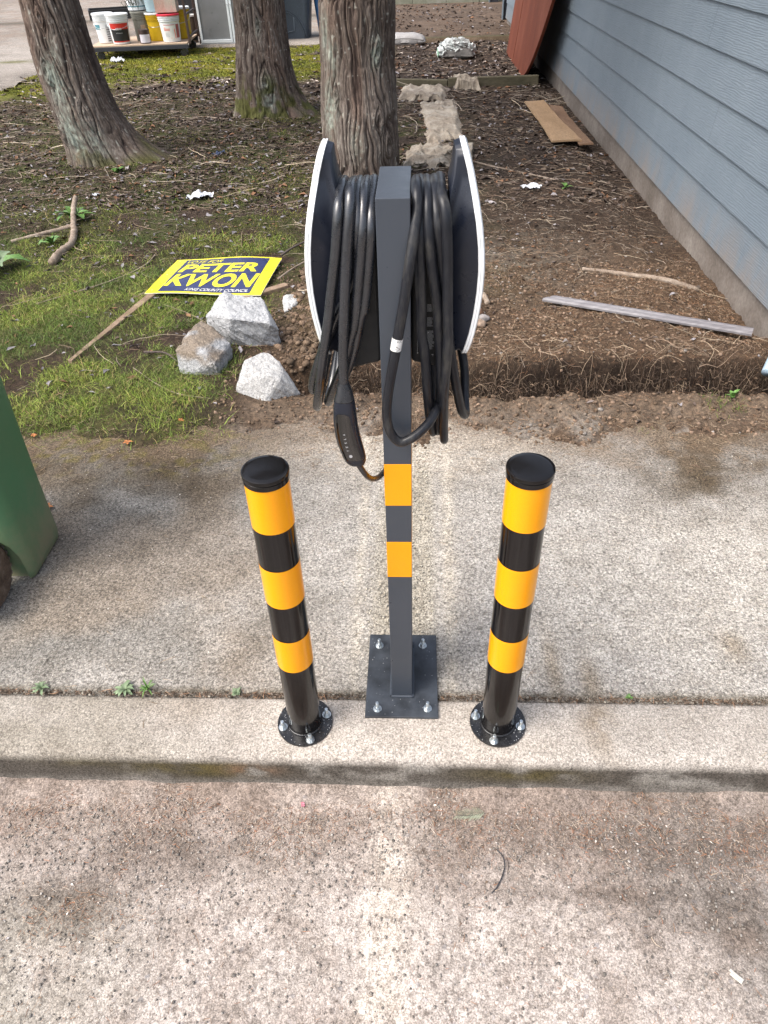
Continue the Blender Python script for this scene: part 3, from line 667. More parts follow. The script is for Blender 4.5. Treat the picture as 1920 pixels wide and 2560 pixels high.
# weld bead round the foot
wp = []
for (x0, y0, x1, y1) in ((PX0, PY0, PX1, PY0), (PX1, PY0, PX1, PY1), (PX1, PY1, PX0, PY1), (PX0, PY1, PX0, PY0)):
    n_ = int(math.hypot(x1 - x0, y1 - y0) / .004)
    wp += [(x0 + (x1 - x0) * k / n_, y0 + (y1 - y0) * k / n_, .0125) for k in range(n_)]
ctr = Vector(((PX0 + PX1) / 2, (PY0 + PY1) / 2, 0))
wp = [(p[0] + math.copysign(.0015, p[0] - ctr.x), p[1] + math.copysign(.0015, p[1] - ctr.y), p[2]) for p in wp]
link('weld_bead', tube_me('weld_bead', wp + [wp[0]], lambda s_: .0042 * (1 + .25 * math.sin(s_ * 800)), 8, False), M_post, cp, True)
def bolt(parent, x, y, z, h=.030):
    b = lathe('bolt', [(.0001, h), (.0042, h), (.0052, h - .0012)] + [(.0052 - .0006 * (k % 2), h - .002 - k * .0011) for k in range(14)] + [(.0052, 0)], M_zinc, parent, 14, (x, y, z))
    bm = bmesh.new(); bmesh.ops.create_cone(bm, cap_ends=True, segments=6, radius1=.0098, radius2=.0098, depth=.009, matrix=Matrix.Translation((0, 0, .0065)) @ Matrix.Rotation(random.random() * 3, 4, 'Z'))
    bmesh.ops.bevel(bm, geom=[e2 for e2 in bm.edges], offset=.0008, segments=1, affect='EDGES')
    link('nut', bmdone(bm, 'nut'), M_zinc, b)
    lathe('washer', [(.0125, 0), (.0128, .0008), (.0125, .0018), (.006, .0018)], M_zinc, b, 24)
    return b
for x, y in ((-.110, 1.193), (.034, 1.196), (-.113, 1.424), (.022, 1.426)): bolt(cp, x, y, .011)
# dust specks on the plate
bm = bmesh.new()
for k in range(70):
    x = random.uniform(-.14, .06); y = random.uniform(1.175, 1.465)
    if PX0 - .008 < x < PX1 + .008 and y > 1.23: continue
    s_ = random.uniform(.0004, .0011); bmesh.ops.create_icosphere(bm, subdivisions=1, radius=s_, matrix=Matrix.Translation((x, y, .0112)))
tag(link('dust_speck', bmdone(bm, 'dust_speck'), M_print, cp), kind='stuff')

# --- wall chargers on both sides: local frame, o = distance out from post centre line
PC = -.040
YC = 1.337
zt, zb = 1.470, 1.088
prz = [1.085, 1.10, 1.14, 1.18, 1.22, 1.26, 1.30, 1.34, 1.38, 1.42, 1.445, 1.46, 1.472]
pro = [.134, .138, .148, .1545, .158, .1590, .1565, .1510, .1430, .1335, .1260, .1210, .1165]
def o_of(z): return float(np.interp(z, prz, pro))
# half width of the face outline
hw_z = [1.088, 1.0895, 1.094, 1.102, 1.12, 1.2, 1.28, 1.33, 1.36, 1.385, 1.41, 1.430, 1.445, 1.455, 1.461, 1.465]
hw_y = [.050, .060, .068, .0735, .077, .0775, .076, .073, .067, .056, .0465, .0435, .041, .035, .025, .004]
zl = np.interp(np.linspace(0, 1, 72), np.linspace(0, 1, len(hw_z)), hw_z); wl = np.interp(zl, hw_z, hw_y)
def outline(scale=0.0, push=0.0):
    """closed outline points (o, y, z); scale = inset, push = moved inwards along o"""
    pts = []
    for s_ in (-1, 1):
        rng_ = list(range(len(zl))) if s_ == -1 else list(range(len(zl) - 1, -1, -1))
        for k in rng_:
            w = max(.0005, wl[k] - scale); zc = 1.27; z = zl[k]
            z = z - scale * (sm(z, 1.42, 1.47) - sm(-z, -1.12, -1.088)); pts.append((o_of(z) - push, YC + s_ * w, float(z)))
    return pts
def loft(name, loops, m, sgn, parent, cap0=None, cap1=None, smooth=True, ribs=9):
    """loops share point count; end loops closed by strips across the width"""
    v = []; f = []; n_ = len(loops[0])
    for lp in loops: v += [(PC + sgn * p[0], p[1], p[2]) for p in lp]
    for j in range(len(loops) - 1):
        for k in range(n_): f.append((j * n_ + k, j * n_ + (k + 1) % n_, (j + 1) * n_ + (k + 1) % n_, (j + 1) * n_ + k))
    h = n_ // 2
    for flag, base in ((cap0, 0), (cap1, (len(loops) - 1) * n_)):
        if not flag: continue
        for k in range(h - 1): f.append((base + k, base + k + 1, base + n_ - 2 - k, base + n_ - 1 - k))
    bm = bmesh.new(); me = pymesh(name, v, f); bm.from_mesh(me); bpy.data.meshes.remove(me)
    bmesh.ops.remove_doubles(bm, verts=bm.verts, dist=1e-5)
    o_ = link(name, bmdone(bm, name), m, parent); smooth_by_angle(o_, 40); return o_
def body_loop(o, hw, z0, z1, like):
    """superellipse-ish loop matched by parameter to the outline"""
    pts = []; n_ = len(zl)
    for s_ in (-1, 1):
        idx = range(n_) if s_ == -1 else range(n_ - 1, -1, -1)
        for k in idx:
            t = (zl[k] - zl[0]) / (zl[-1] - zl[0]); z = z0 + (z1 - z0) * t
            e_ = min((z - z0), (z1 - z)) / .03; w = hw * (1 if e_ >= 1 else (.80 + .20 * math.sqrt(max(0, 1 - (1 - e_) ** 2))))
            pts.append((o, YC + s_ * w, z))
    return pts
def charger(sgn, label):
    c = thing('wall_charger', label, 'charger', (0, 0, 0), 0, 'wall chargers on the post')
    loft('face_plate', [outline(.0035, -.0045), outline(.0, -.002), outline(.0, .0012), outline(.001, .0022)], M_white, sgn, c, True, True)
    loft('gasket', [outline(.0014, .0022), outline(.0014, .0030)], M_line, sgn, c, True, True)
    loft('rim', [outline(.0, .0030), outline(.0, .0066), outline(.002, .0076)], M_white, sgn, c, True, True)
    b1 = outline(.003, .0076); b2 = outline(.006, .0135)
    def blend(a_, b_, t): return [tuple(p[i_] * (1 - t) + q_[i_] * t for i_ in range(3)) for p, q_ in zip(a_, b_)]
    b2 = [(p[0] - .005 * float(sm(p[2], 1.33, 1.42)), p[1], p[2]) for p in b2]
    neck = body_loop(.098, .058, 1.078, 1.362, None); neck2 = body_loop(.080, .054, 1.075, 1.362, None)
    m1 = blend(b2, neck, .30); m2 = blend(b2, neck, .62); m2 = [(p[0] - .004, p[1], p[2]) for p in m2]
    loft('back_shell', [b1, b2, m1, m2, neck, neck2], M_shell, sgn, c, True, True)
    # housing round which the cable is wound
    bm = bmesh.new(); o1 = PC + sgn * .0302; o2 = PC + sgn * .1
    addbox(bm, ((o1 + o2) / 2, YC + .002, 1.2185), (abs(o2 - o1), .122, .292), .006, None, 3)
    for v_ in bm.verts:
        if v_.co.z < 1.15: v_.co.z -= .018 * (abs(v_.co.x - PC) - .03) / .07
    link('housing', bmdone(bm, 'housing'), M_shellm, c)
    tab = []
    return c
chL = charger(-1, 'left wall charger with white edged face and hanging handle')
chR = charger(1, 'right wall charger with white edged face and white tag on its cable')
# printed safety notes on the right housing (front)
bm = bmesh.new()
def bar(x0, x1, z0, z1, y=1.2748):
    vs = [bm.verts.new((x0, y, z0)), bm.verts.new((x1, y, z0)), bm.verts.new((x1, y, z1)), bm.verts.new((x0, y, z1))]; bm.faces.new(vs)
z = 1.192
while z > 1.099:
    if abs(z - 1.172) < .006 or abs(z - 1.143) < .004: z -= .0016; continue
    x = .0205; x1 = x + random.uniform(.008, .0145)
    while x < x1:
        w = random.uniform(.0008, .002); bar(x, x + w, z, z + .0007); x += w + .0004
    z -= .0019
z = 1.146
while z > 1.094: bar(.0015, .0026, z, z + .0006); z -= .0016
bar(.0015, .0035, 1.0915, 1.0935); bar(.030, .0335, 1.088, 1.0895); bar(.0315, .0335, 1.0855, 1.0862)
vs = [bm.verts.new((.0215, 1.2747, 1.1345)), bm.verts.new((.0245, 1.2747, 1.1345)), bm.verts.new((.023, 1.2747, 1.1375))]; bm.faces.new(vs)
link('printed_notes', bmdone(bm, 'printed_notes'), M_print, chR)

# --- cables
def back(x0, x1, zb_, bow=.0):
    """rear half of a hanging turn: from the bottom up behind the housing to the top"""
    xm = (x0 + x1) / 2
    return [(x0 + (xm - x0) * .1, 1.388, zb_ + .02), (x0 + (xm - x0) * .4, 1.425, zb_ + .09), (xm, 1.436, (zb_ + 1.37) / 2), (x1 + (xm - x1) * .3, 1.425, 1.30), (x1, 1.405, 1.368), (x1, 1.372, 1.387)]
A = [(-.1319, 1.285, 1.3885), (-.1337, 1.2505, 1.3687), (-.1424, 1.243, 1.3024), (-.1557, 1.243, 1.2286), (-.1667, 1.243, 1.1671), (-.181, 1.2446, 1.1048), (-.1988, 1.2715, 1.0177), (-.218, 1.337, .9326)]
Cc = [(-.1041, 1.285, 1.385), (-.1013, 1.2495, 1.3476), (-.1134, 1.256, 1.2533), (-.1552, 1.262, 1.167), (-.1885, 1.268, 1.091), (-.2122, 1.30, 1.0251), (-.2244, 1.345, .9701)]
Dd = [(-.0914, 1.285, 1.387), (-.0928, 1.2472, 1.3473), (-.1012, 1.243, 1.2778), (-.1159, 1.243, 1.1755), (-.1262, 1.246, 1.1392), (-.144, 1.2583, 1.0764), (-.1708, 1.2868, 1.0087), (-.1925, 1.337, .9445)]
Ee = [(-.0787, 1.285, 1.375), (-.0789, 1.2491, 1.3465), (-.0863, 1.247, 1.2776), (-.097, 1.247, 1.2019), (-.1048, 1.249, 1.18), (-.1217, 1.2572, 1.1087), (-.1443, 1.27, 1.0455), (-.176, 1.337, .9597)]
Bb = [(-.1131, 1.285, 1.398), (-.1133, 1.25, 1.378), (-.1226, 1.238, 1.3021), (-.133, 1.232, 1.2023), (-.1385, 1.229, 1.14), (-.1415, 1.227, 1.09), (-.1430, 1.225, 1.045)]
pathL = [(-.1319, 1.43, 1.20), (-.1319, 1.41, 1.36), (-.1319, 1.345, 1.392)] + A + back(A[-1][0], Cc[0][0], A[-1][2]) + Cc + back(Cc[-1][0], Dd[0][0], Cc[-1][2]) + Dd + back(Dd[-1][0], Ee[0][0], Dd[-1][2]) + Ee + back(Ee[-1][0], Bb[0][0], Ee[-1][2]) + Bb
RC = .0099
ca = link('cable', tube_me('cable', catmull(pathL, 7), RC, 14), M_rubber, chL, True)
J = [(.0316, 1.285, 1.383), (.0366, 1.2504, 1.3448), (.0452, 1.256, 1.2757), (.0555, 1.262, 1.1915), (.0653, 1.262, 1.1092), (.0778, 1.272, 1.0367), (.0957, 1.305, .9462), (.1078, 1.337, .9119)]
I_ = [(.0418, 1.285, 1.388), (.0489, 1.2509, 1.3656), (.054, 1.243, 1.2995), (.0575, 1.241, 1.2001), (.0597, 1.240, 1.1481), (.0597, 1.241, 1.1092), (.056, 1.2513, 1.0152), (.0595, 1.2989, .9034), (.0631, 1.337, .8441)]
H_ = [(.0183, 1.285, 1.387), (.020, 1.2485, 1.3451), (.0273, 1.245, 1.276), (.0384, 1.249, 1.2003), (.0419, 1.252, 1.15), (.0455, 1.257, 1.1093), (.0491, 1.268, 1.0131), (.0473, 1.337, .8678)]
G_ = [(.0069, 1.285, 1.385), (.0054, 1.250, 1.34), (.0049, 1.245, 1.3003), (.0077, 1.243, 1.2265), (.0102, 1.243, 1.147), (.0161, 1.243, 1.1096), (.0226, 1.2539, 1.0139), (.030, 1.2989, .9208), (.0383, 1.337, .8643)]
F_ = [(-.0003, 1.285, 1.398), (.0003, 1.252, 1.3667), (-.0108, 1.2235, 1.2964), (-.0239, 1.215, 1.2148), (-.0296, 1.213, 1.1838), (-.0405, 1.211, 1.1225), (-.0537, 1.209, 1.0485), (-.059, 1.208, .9932), (-.0532, 1.208, .9514), (-.0343, 1.210, .9251), (-.0079, 1.214, .9324), (.0198, 1.232, .9485), (.0395, 1.262, .9653), (.052, 1.31, .99), (.05, 1.37, 1.06), (.04, 1.42, 1.15)]
jb = [(.1085, 1.385, .925), (.106, 1.415, .985), (.0905, 1.43, 1.06), (.074, 1.435, 1.15), (.055, 1.43, 1.28), (.0418, 1.405, 1.368), (.0418, 1.372, 1.391)]
pathR = [(.032, 1.43, 1.2), (.032, 1.41, 1.36), (.032, 1.345, 1.392)] + J + jb + I_ + back(I_[-1][0], H_[0][0], I_[-1][2]) + H_ + back(H_[-1][0], G_[0][0], H_[-1][2]) + G_ + back(G_[-1][0], F_[0][0], G_[-1][2]) + F_
link('cable', tube_me('cable', catmull(pathR, 7), RC, 14), M_dustcable, chR, True)
# white tag wrapped round the crossing cable
def onpath(P, z0, z1, n_=6):
    ps = catmull(P, 12); return [p for p in ps if z1 <= p.z <= z0]
tg = [p for p in catmull(F_[:8], 14) if 1.128 <= p.z <= 1.160]
tgo = link('paper_tag', tube_me('paper_tag', tg, RC + .0006, 16, False), M_whitep, chR, True)
bm = bmesh.new()
for k in range(26):
    t = random.random(); z = 1.131 + t * .024; ps = min(tg, key=lambda p: abs(p.z - z)); an = random.uniform(-.05, .75)
    x = ps.x + (RC + .0009) * math.sin(an); y = ps.y - (RC + .0009) * math.cos(an)
    s_ = .0006
    vs = [bm.verts.new((x - s_, y, z - s_)), bm.verts.new((x + s_, y + .0003, z - s_)), bm.verts.new((x + s_, y + .0003, z + s_)), bm.verts.new((x - s_, y, z + s_))]; bm.faces.new(vs)
link('scribble', bmdone(bm, 'scribble'), M_rubber, tgo)

# --- handle hanging from the left cable
sec = [((-.1430, 1.0547), .0105, .0105), ((-.1426, 1.0441), .0140, .013), ((-.1438, 1.0235), .0190, .018), ((-.1441, 1.0196), .0200, .019), ((-.1444, 1.0008), .0224, .021), ((-.1447, .975), .0238, .022), ((-.1440, .9524), .0245, .022), ((-.1420, .933), .0252, .022), ((-.1394, .9155), .0255, .022), ((-.1360, .90), .0252, .021), ((-.1326, .8845), .0246, .020), ((-.1302, .8745), .0235, .018), ((-.1286, .8669), .0215, .016), ((-.1272, .860), .017, .013), ((-.1262, .8565), .010, .008)]
cz = np.array([s_[0][1] for s_ in sec]); cxx = np.array([s_[0][0] for s_ in sec]); wa = np.array([s_[1] for s_ in sec]); wb = np.array([s_[2] for s_ in sec])
def hpt(z, ang, grow=0.0, e_=2.6):
    x0 = np.interp(-z, -cz, cxx); a_ = np.interp(-z, -cz, wa) + grow; b_ = np.interp(-z, -cz, wb) + grow
    c1, s1 = math.cos(ang), math.sin(ang)
    return (float(x0 + a_ * math.copysign(abs(c1) ** (2 / e_), c1)), float(1.225 + b_ * math.copysign(abs(s1) ** (2 / e_), s1)), float(z))
def hshell(name, z0, z1, m, parent, nseg=40, n_=36, grow=0, a0=None, a1=None, cap=True):
    zz = np.linspace(z0, z1, nseg); v = []; f = []
    full = a0 is None; aa = np.linspace(0, 2 * PI, n_, endpoint=False) if full else np.linspace(a0, a1, n_)
    for z in zz:
        for t in aa: v.append(hpt(z, t, grow))
    for j in range(nseg - 1):
        for k in range(n_ if full else n_ - 1): f.append((j * n_ + k, j * n_ + (k + 1) % n_, (j + 1) * n_ + (k + 1) % n_, (j + 1) * n_ + k))
    if full and cap: f += [tuple(range(n_)), tuple((nseg - 1) * n_ + k for k in range(n_))]
    bm = bmesh.new(); me = pymesh(name, v, f); bm.from_mesh(me); bpy.data.meshes.remove(me)
    return smooth_by_angle(link(name, bmdone(bm, name), m, parent), 50)
hd = hshell('handle', 1.018, .8565, M_shell, chL)
hshell('strain_relief', 1.0547, 1.0195, M_rubber, hd, 12)
hshell('seam', 1.0197, 1.0183, M_gloss, hd, 3, grow=-.0006)
hshell('end_collar', .8775, .8765, M_gloss, hd, 3, grow=.0002)
# glossy inlay: narrow at the top, wide at the bottom
zz = np.linspace(.995, .8795, 30); v = []; f = []; n_ = 14
for j, z in enumerate(zz):
    t = j / 29; half = np.interp(t, [0, .04, .12, .4, 1], [.25, .52, .62, .80, .86]); mid_ = -PI / 2 - .22 + .12 * t
    for k in range(n_): v.append(hpt(z, mid_ - half + 2 * half * k / (n_ - 1), .0005))
for j in range(29):
    for k in range(n_ - 1): f.append((j * n_ + k, j * n_ + k + 1, (j + 1) * n_ + k + 1, (j + 1) * n_ + k))
inl = link('gloss_inlay', pymesh('gloss_inlay', v, f), M_gloss, hd, True)
for ch_, z in zip('ALSET', (.9475, .9375, .9275, .9175, .9075)):
    tv, tf = text_geo(ch_, .0)
    v = []
    for (u_, w_) in tv:   # reads upwards: glyph x -> +z, glyph y -> -x
        xc = float(np.interp(-z, -cz, cxx)) - .0035
        v.append((xc + .0023 - w_ * .0046, 1.225 - float(np.interp(-z, -cz, wb)) - .0009, z - .0019 + u_ * .0038))
    link('letter', pymesh('letter', v, tf), M_logo, inl)
lg = lathe('round_emblem', [(.0030, 0), (.0036, 0), (.0036, .0003), (.0030, .0003), (.0030, 0)], M_logo, inl, 24, (float(np.interp(-.893, -cz, cxx)) - .002, 1.225 - .0217, .893)); lg.rotation_euler = (PI / 2, 0, 0)
tube('handle_lead', [(-.1265, 1.225, .862), (-.1213, 1.226, .8508), (-.1091, 1.24, .8159), (-.0995, 1.285, .772), (-.0885, 1.36, .722), (-.072, 1.43, .70), (-.050, 1.462, .74), (-.045, 1.465, .85), (-.048, 1.462, 1.05)], .0066, M_rubber, hd, 12, 8)

# ================================================================== BOLLARDS
def make_bollard(label):
    b = thing('bollard', label, 'bollard', (0, 0, 0), 0, 'striped bollards either side of the charging post'); r = .0460
    lathe('steel_tube', [(r, .006), (r, .892)], M_black, b, 64)
    for z0, z1 in ((.768, .889), (.535, .656), (.294, .412)):
        me = lathe_me('amber_band', [(r + .0006, z0), (r + .0006, z1)], 64, False); o_ = link('amber_band', me, M_film, b, True)
    lathe('cap', [(r + .0008, .884), (r + .0022, .8848), (r + .0026, .8965), (r + .0014, .8972), (r + .0018, .8978), (r + .0030, .8990), (r + .0034, .9040), (r + .0026, .9068), (r - .001, .9082), (r * .8, .9086), (r * .4, .9094), (.001, .9096)], M_black, b, 64)
    lathe('flange', [(.0775, 0), (.0785, .0015), (.0785, .006), (.0775, .0075), (.05, .0078), (r, .0078)], M_flange, b, 64)
    w = [((r + .0015) * math.cos(t), (r + .0015) * math.sin(t), .0095) for t in np.linspace(0, 2 * PI, 140)]
    link('weld_bead', tube_me('weld_bead', w, lambda s_: .0035 * (1 + .3 * math.sin(s_ * 400)), 8, False), M_flange, b, True)
    for k in range(4):
        t = -PI / 2 + k * PI / 2 + .0; bolt(b, .0635 * math.cos(t), .0635 * math.sin(t), .008, .028)
    bm = bmesh.new()
    for k in range(90):
        t = random.uniform(0, 6.28); q_ = random.uniform(.050, .077); bmesh.ops.create_icosphere(bm, subdivisions=1, radius=random.uniform(.0003, .0013), matrix=Matrix.Translation((q_ * math.cos(t), q_ * math.sin(t), .0079)))
    tag(link('dust_speck', bmdone(bm, 'dust_speck'), M_print, b), kind='stuff')
    # small drain slot at the foot
    v = []; n_ = 16
    for k in range(n_):
        t = 2 * PI * k / n_; an = -PI / 2 + .0038 * math.cos(t) / r; v.append(((r + .0004) * math.cos(an), (r + .0004) * math.sin(an), .026 + .010 * math.sin(t)))
    link('drain_slot', pymesh('drain_slot', v, [tuple(range(n_))]), M_shellm, b)
    return b
b1 = make_bollard('left black and amber striped bollard with a round bolted flange')
b1.location = (-.3145, 1.152, 0); b1.rotation_euler = (math.radians(.9), math.radians(.30), .35)
b2 = copy_tree(b1); b2['label'] = 'right black and amber striped bollard, nearer the house wall'
b2.location = (.2315, 1.160, 0); b2.rotation_euler = (math.radians(.8), math.radians(.0), -.25)

# ================================================================== YARD THINGS
def hz(x, y): return float(yard_h(np.array([x]), np.array([y]))[0])
def hull_rock(name, label, pts, base, seed, tint, brown=0.0, drop=-.03):
    bm = bmesh.new()
    for p in pts: bm.verts.new(p)
    for p in pts: bm.verts.new((p[0] + .03 * (base[0] - p[0]), p[1] * .8 + base[1] * .2 + .02, drop))
    r = bmesh.ops.convex_hull(bm, input=bm.verts); bmesh.ops.delete(bm, geom=[g_ for g_ in r['geom_interior'] if isinstance(g_, bmesh.types.BMVert)], context='VERTS')
    bmesh.ops.triangulate(bm, faces=bm.faces)
    bmesh.ops.bevel(bm, geom=list(bm.edges), offset=.006, segments=1, affect='EDGES')
    bmesh.ops.triangulate(bm, faces=bm.faces)
    for it in range(4):
        le = [e_ for e_ in bm.edges if e_.calc_length() > .016]
        if not le: break
        bmesh.ops.subdivide_edges(bm, edges=le, cuts=1); bmesh.ops.triangulate(bm, faces=[f for f in bm.faces if len(f.verts) > 3])
    bm.normal_update()
    co = np.array([v_.co[:] for v_ in bm.verts]); no = np.array([v_.normal[:] for v_ in bm.verts])
    n1 = fbm(co[:, 0] * 22 + co[:, 2] * 17, co[:, 1] * 22 - co[:, 2] * 13, seed, 4) - .5; n2 = fbm(co[:, 0] * 90 + co[:, 2] * 70, co[:, 1] * 90 + 31 * co[:, 2], seed + 5, 3) - .5
    co2 = co + no * (n1 * .026 + n2 * .009)[:, None]
    for v_, c2 in zip(bm.verts, co2): v_.co = c2
    me = bmdone(bm, name)
    a_ = me.color_attributes.new('Col', 'FLOAT_COLOR', 'POINT'); n_ = len(me.vertices); c = np.ones((n_, 4), np.float32)
    base_c = np.array(tint) * np.ones((n_, 3)); q = np.array([v_.co[:] for v_ in me.vertices])
    m1 = fbm(q[:, 0] * 12 + 5 * q[:, 2], q[:, 1] * 12 + 8 * q[:, 2], seed + 9, 4)
    base_c = mixc(base_c, (.19, .145, .10), sm(m1, .35, .6) * .85 * brown * sm(q[:, 2], .06, .12)); base_c = mixc(base_c, (.16, .115, .08), sm(-q[:, 2], -.025, .01) * .8)
    sp = vn(q[:, 0] * 160 + q[:, 2] * 90, q[:, 1] * 160 + q[:, 2] * 50, seed + 11); base_c *= (.8 + .4 * sp)[:, None]
    c[:, :3] = base_c; a_.data.foreach_set('color', c.ravel())
    o_ = link(name, me, M_rocky); return tag(o_, label, 'concrete chunk', 'broken concrete chunks by the sign')
hull_rock('concrete_chunk', 'largest broken concrete chunk, lying against the foot of the yellow sign', [(-1.055, 3.696, .22), (-.835, 3.653, .2), (-.752, 3.405, .17), (-.722, 3.436, .12), (-.955, 3.401, .2), (-1.138, 3.575, .14), (-1.011, 3.459, .04), (-.833, 3.441, .02), (-.769, 3.53, .03), (-1.178, 3.733, .05)], (-.95, 3.62), 3, (.37, .375, .38))
hull_rock('concrete_chunk', 'brown stained concrete chunk, leftmost of the three', [(-1.212, 3.207, .12), (-1.162, 3.344, .16), (-1.145, 3.504, .15), (-1.058, 3.399, .15), (-.957, 3.319, .1), (-.968, 3.187, .01), (-.99, 3.133, .0), (-.983, 3.083, .11), (-1.033, 3.124, .14), (-1.198, 3.16, .0), (-1.129, 3.143, .0)], (-1.08, 3.3), 4, (.33, .335, .34), 1.0)
hull_rock('concrete_chunk', 'pale wedge shaped concrete chunk, nearest the pavement', [(-.716, 3.109, .17), (-.822, 3.045, .15), (-.865, 2.944, .05), (-.72, 2.92, .13), (-.638, 2.907, .12), (-.558, 2.948, .02), (-.634, 2.991, .14), (-.852, 2.956, .0), (-.72, 2.857, .0), (-.59, 2.938, .0)], (-.71, 3.02), 6, (.39, .385, .375))
# pale concrete piece half buried in the soil heap
o = hull_rock('concrete_fragment', 'small white concrete fragment half buried in the soil heap left of the charger', [(-.80, 4.06, .045), (-.66, 4.10, .05), (-.66, 4.06, .06), (-.745, 3.99, .055), (-.735, 3.86, .04), (-.765, 3.84, .03), (-.79, 3.95, .045)], (-.73, 3.98), 8, (.42, .42, .41), 0, -.02)
del o['group']
# election sign
BL, BR, TR, TL = [Vector(p) for p in ((-1.654, 4.094, .05), (-.930, 4.040, .05), (-.893, 4.656, .05), (-1.592, 4.641, .05))]
def sp_(u, v_, d=0):
    p = (BL * (1 - u) + BR * u) * (1 - v_) + (TL * (1 - u) + TR * u) * v_
    return (p.x, p.y, p.z + d + .012 * math.sin(PI * u) * (.5 + .5 * v_) + .004 * math.sin(7 * u + 3 * v_))
sg = thing('yard_sign', 'yellow and navy election sign lying flat in the grass', 'sign', (0, 0, 0))
def patch(name, u0, u1, v0, v1, d0, d1, m, parent, nu=24, nv=16):
    v = []; f = []
    for d in (d0, d1):
        for j in range(nv + 1):
            for i_ in range(nu + 1): v.append(sp_(u0 + (u1 - u0) * i_ / nu, v0 + (v1 - v0) * j / nv, d))
    K_ = (nu + 1) * (nv + 1)
    for L_ in (0, 1):
        for j in range(nv):
            for i_ in range(nu):
                q_ = L_ * K_ + j * (nu + 1) + i_; f.append((q_, q_ + 1, q_ + nu + 2, q_ + nu + 1))
    rim = [i_ for i_ in range(nu)] + [j * (nu + 1) + nu for j in range(nv)] + [nv * (nu + 1) + i_ for i_ in range(nu, 0, -1)] + [j * (nu + 1) for j in range(nv, 0, -1)]
    for a_, b_ in zip(rim, rim[1:] + rim[:1]): f.append((a_, b_, b_ + K_, a_ + K_))
    bm = bmesh.new(); me = pymesh(name, v, f); bm.from_mesh(me); bpy.data.meshes.remove(me); return link(name, bmdone(bm, name), m, parent)
M_yel = simple('sign_yellow', (.82, .72, .02), .35, 0, .08, 10, .02); M_navy = simple('sign_navy', (.022, .028, .10), .35, 0, .1, 10, .02); M_cut = simple('white_sign_core', (.7, .7, .66), .6)
bd = patch('board', 0, 1, 0, 1, -.004, 0, M_cut, sg); fy_ = patch('yellow_face', .0015, .9985, .0015, .9985, .0002, .0008, M_yel, sg)
patch('navy_field', .105, .895, .040, .965, .0014, .0020, M_navy, sg)
def stext(s_, u0, u1, v0, v1, bold, skew, lift=.0028, m=None):
    tv, tf = text_geo(s_, bold, 0, 4); v = []
    for (a_, b_) in tv: v.append(sp_(u0 + (u1 - u0) * a_ + skew * (b_ - .5) * (v1 - v0), v0 + (v1 - v0) * b_, lift))
    bm = bmesh.new(); me = pymesh('lettering', v, tf); bm.from_mesh(me); bpy.data.meshes.remove(me); bmesh.ops.triangulate(bm, faces=bm.faces)
    link('lettering', bmdone(bm, 'lettering'), m or M_yel, sg)
stext('VOTE FOR', .125, .47, .845, .925, .0, .25); stext('PETER', .135, .86, .575, .815, .032, .10)
stext('KWON', .125, .88, .175, .525, .032, .08); stext('KING COUNTY COUNCIL', .335, .875, .065, .130, .012, .15, m=M_cut)
for u_, v_ in ((.045, .93), (.05, .5), (.045, .07)):
    p = sp_(u_, v_, .003); lathe('nail_head', [(.006, 0), (.006, .0015), (.001, .002)], M_zinc, sg, 12, p)
M_wood = streaky('weathered_stake', (.15, .10, .065), (.25, .175, .12), (.34, .25, .18), .8, 8, (1, 1, 1), .4, 80)
def plank(name, p0, p1, w, h, m, parent=None, z0=None, point=False, bev=.003):
    p0 = Vector(p0); p1 = Vector(p1); d = p1 - p0; L_ = d.length; rot = d.to_track_quat('X', 'Z').to_matrix()
    bm = bmesh.new(); addbox(bm, (0, 0, 0), (L_, w, h), bev)
    if point:
        for v_ in bm.verts:
            if v_.co.x < -L_ / 2 + .01: v_.co.y *= .35; v_.co.x -= .05; v_.co.z *= .6
    for v_ in bm.verts: v_.co = rot @ v_.co + (p0 + p1) / 2
    return link(name, bmdone(bm, name), m, parent)
def stake_pl(p0, p1, w, h, n_=10):
    pts = [Vector(p0).lerp(Vector(p1), t) + Vector((0, 0, .0)) for t in np.linspace(0, 1, n_)]; return pts
plank('stake', (-1.79, 3.31, .03), (-1.50, 4.60, .028), .068, .04, M_wood, sg, point=True)
plank('stake', (-1.07, 4.02, .030), (-.80, 4.22, .035), .05, .03, M_wood, sg)
# grey moulding, plywood, timber edging
M_trim = streaky('grey_woodgrain_plastic', (.15, .14, .15), (.21, .20, .21), (.28, .27, .275), .5, 14, (.12, 1, 1), .15, 60)
p0, p1 = Vector((.775, 3.985, 0)), Vector((1.755, 3.50, 0)); d = (p1 - p0); L_ = d.length; dx = d.normalized(); dy = Vector((-dx.y, dx.x, 0))
prm = [(-.037, 0), (-.037, .010), (-.030, .018), (-.010, .021), (.0, .017), (.008, .022), (.025, .021), (.034, .013), (.037, 0)]
v = []; f = []
for t, sk in ((0, 1), (1, 0)):
    for (a_, b_) in prm:
        v.append(p0 + dx * (L_ * t + sk * (a_ * .9)) + dy * a_ + Vector((0, 0, b_ + .028 + .012 * t)))
n_ = len(prm)
for k in range(n_): f.append((k, (k + 1) % n_, (k + 1) % n_ + n_, k + n_))
f += [tuple(range(n_)), tuple(range(2 * n_ - 1, n_ - 1, -1))]
tag(link('moulding_strip', pymesh('moulding_strip', v, f), M_trim), 'long grey moulding strip lying on the soil by the house footing', 'moulding')
M_ply = streaky('plywood', (.30, .19, .10), (.38, .25, .145), (.45, .31, .19), .7, 3, (1, .25, 1), .2, 70)
M_ply2 = streaky('rotten_plywood', (.14, .08, .045), (.20, .12, .075), (.26, .17, .11), .85, 4, (1, .4, 1), .5, 60)
pb = thing('plywood_board', 'tan plywood board lying on the ground beside the footing', 'board', (0, 0, 0))
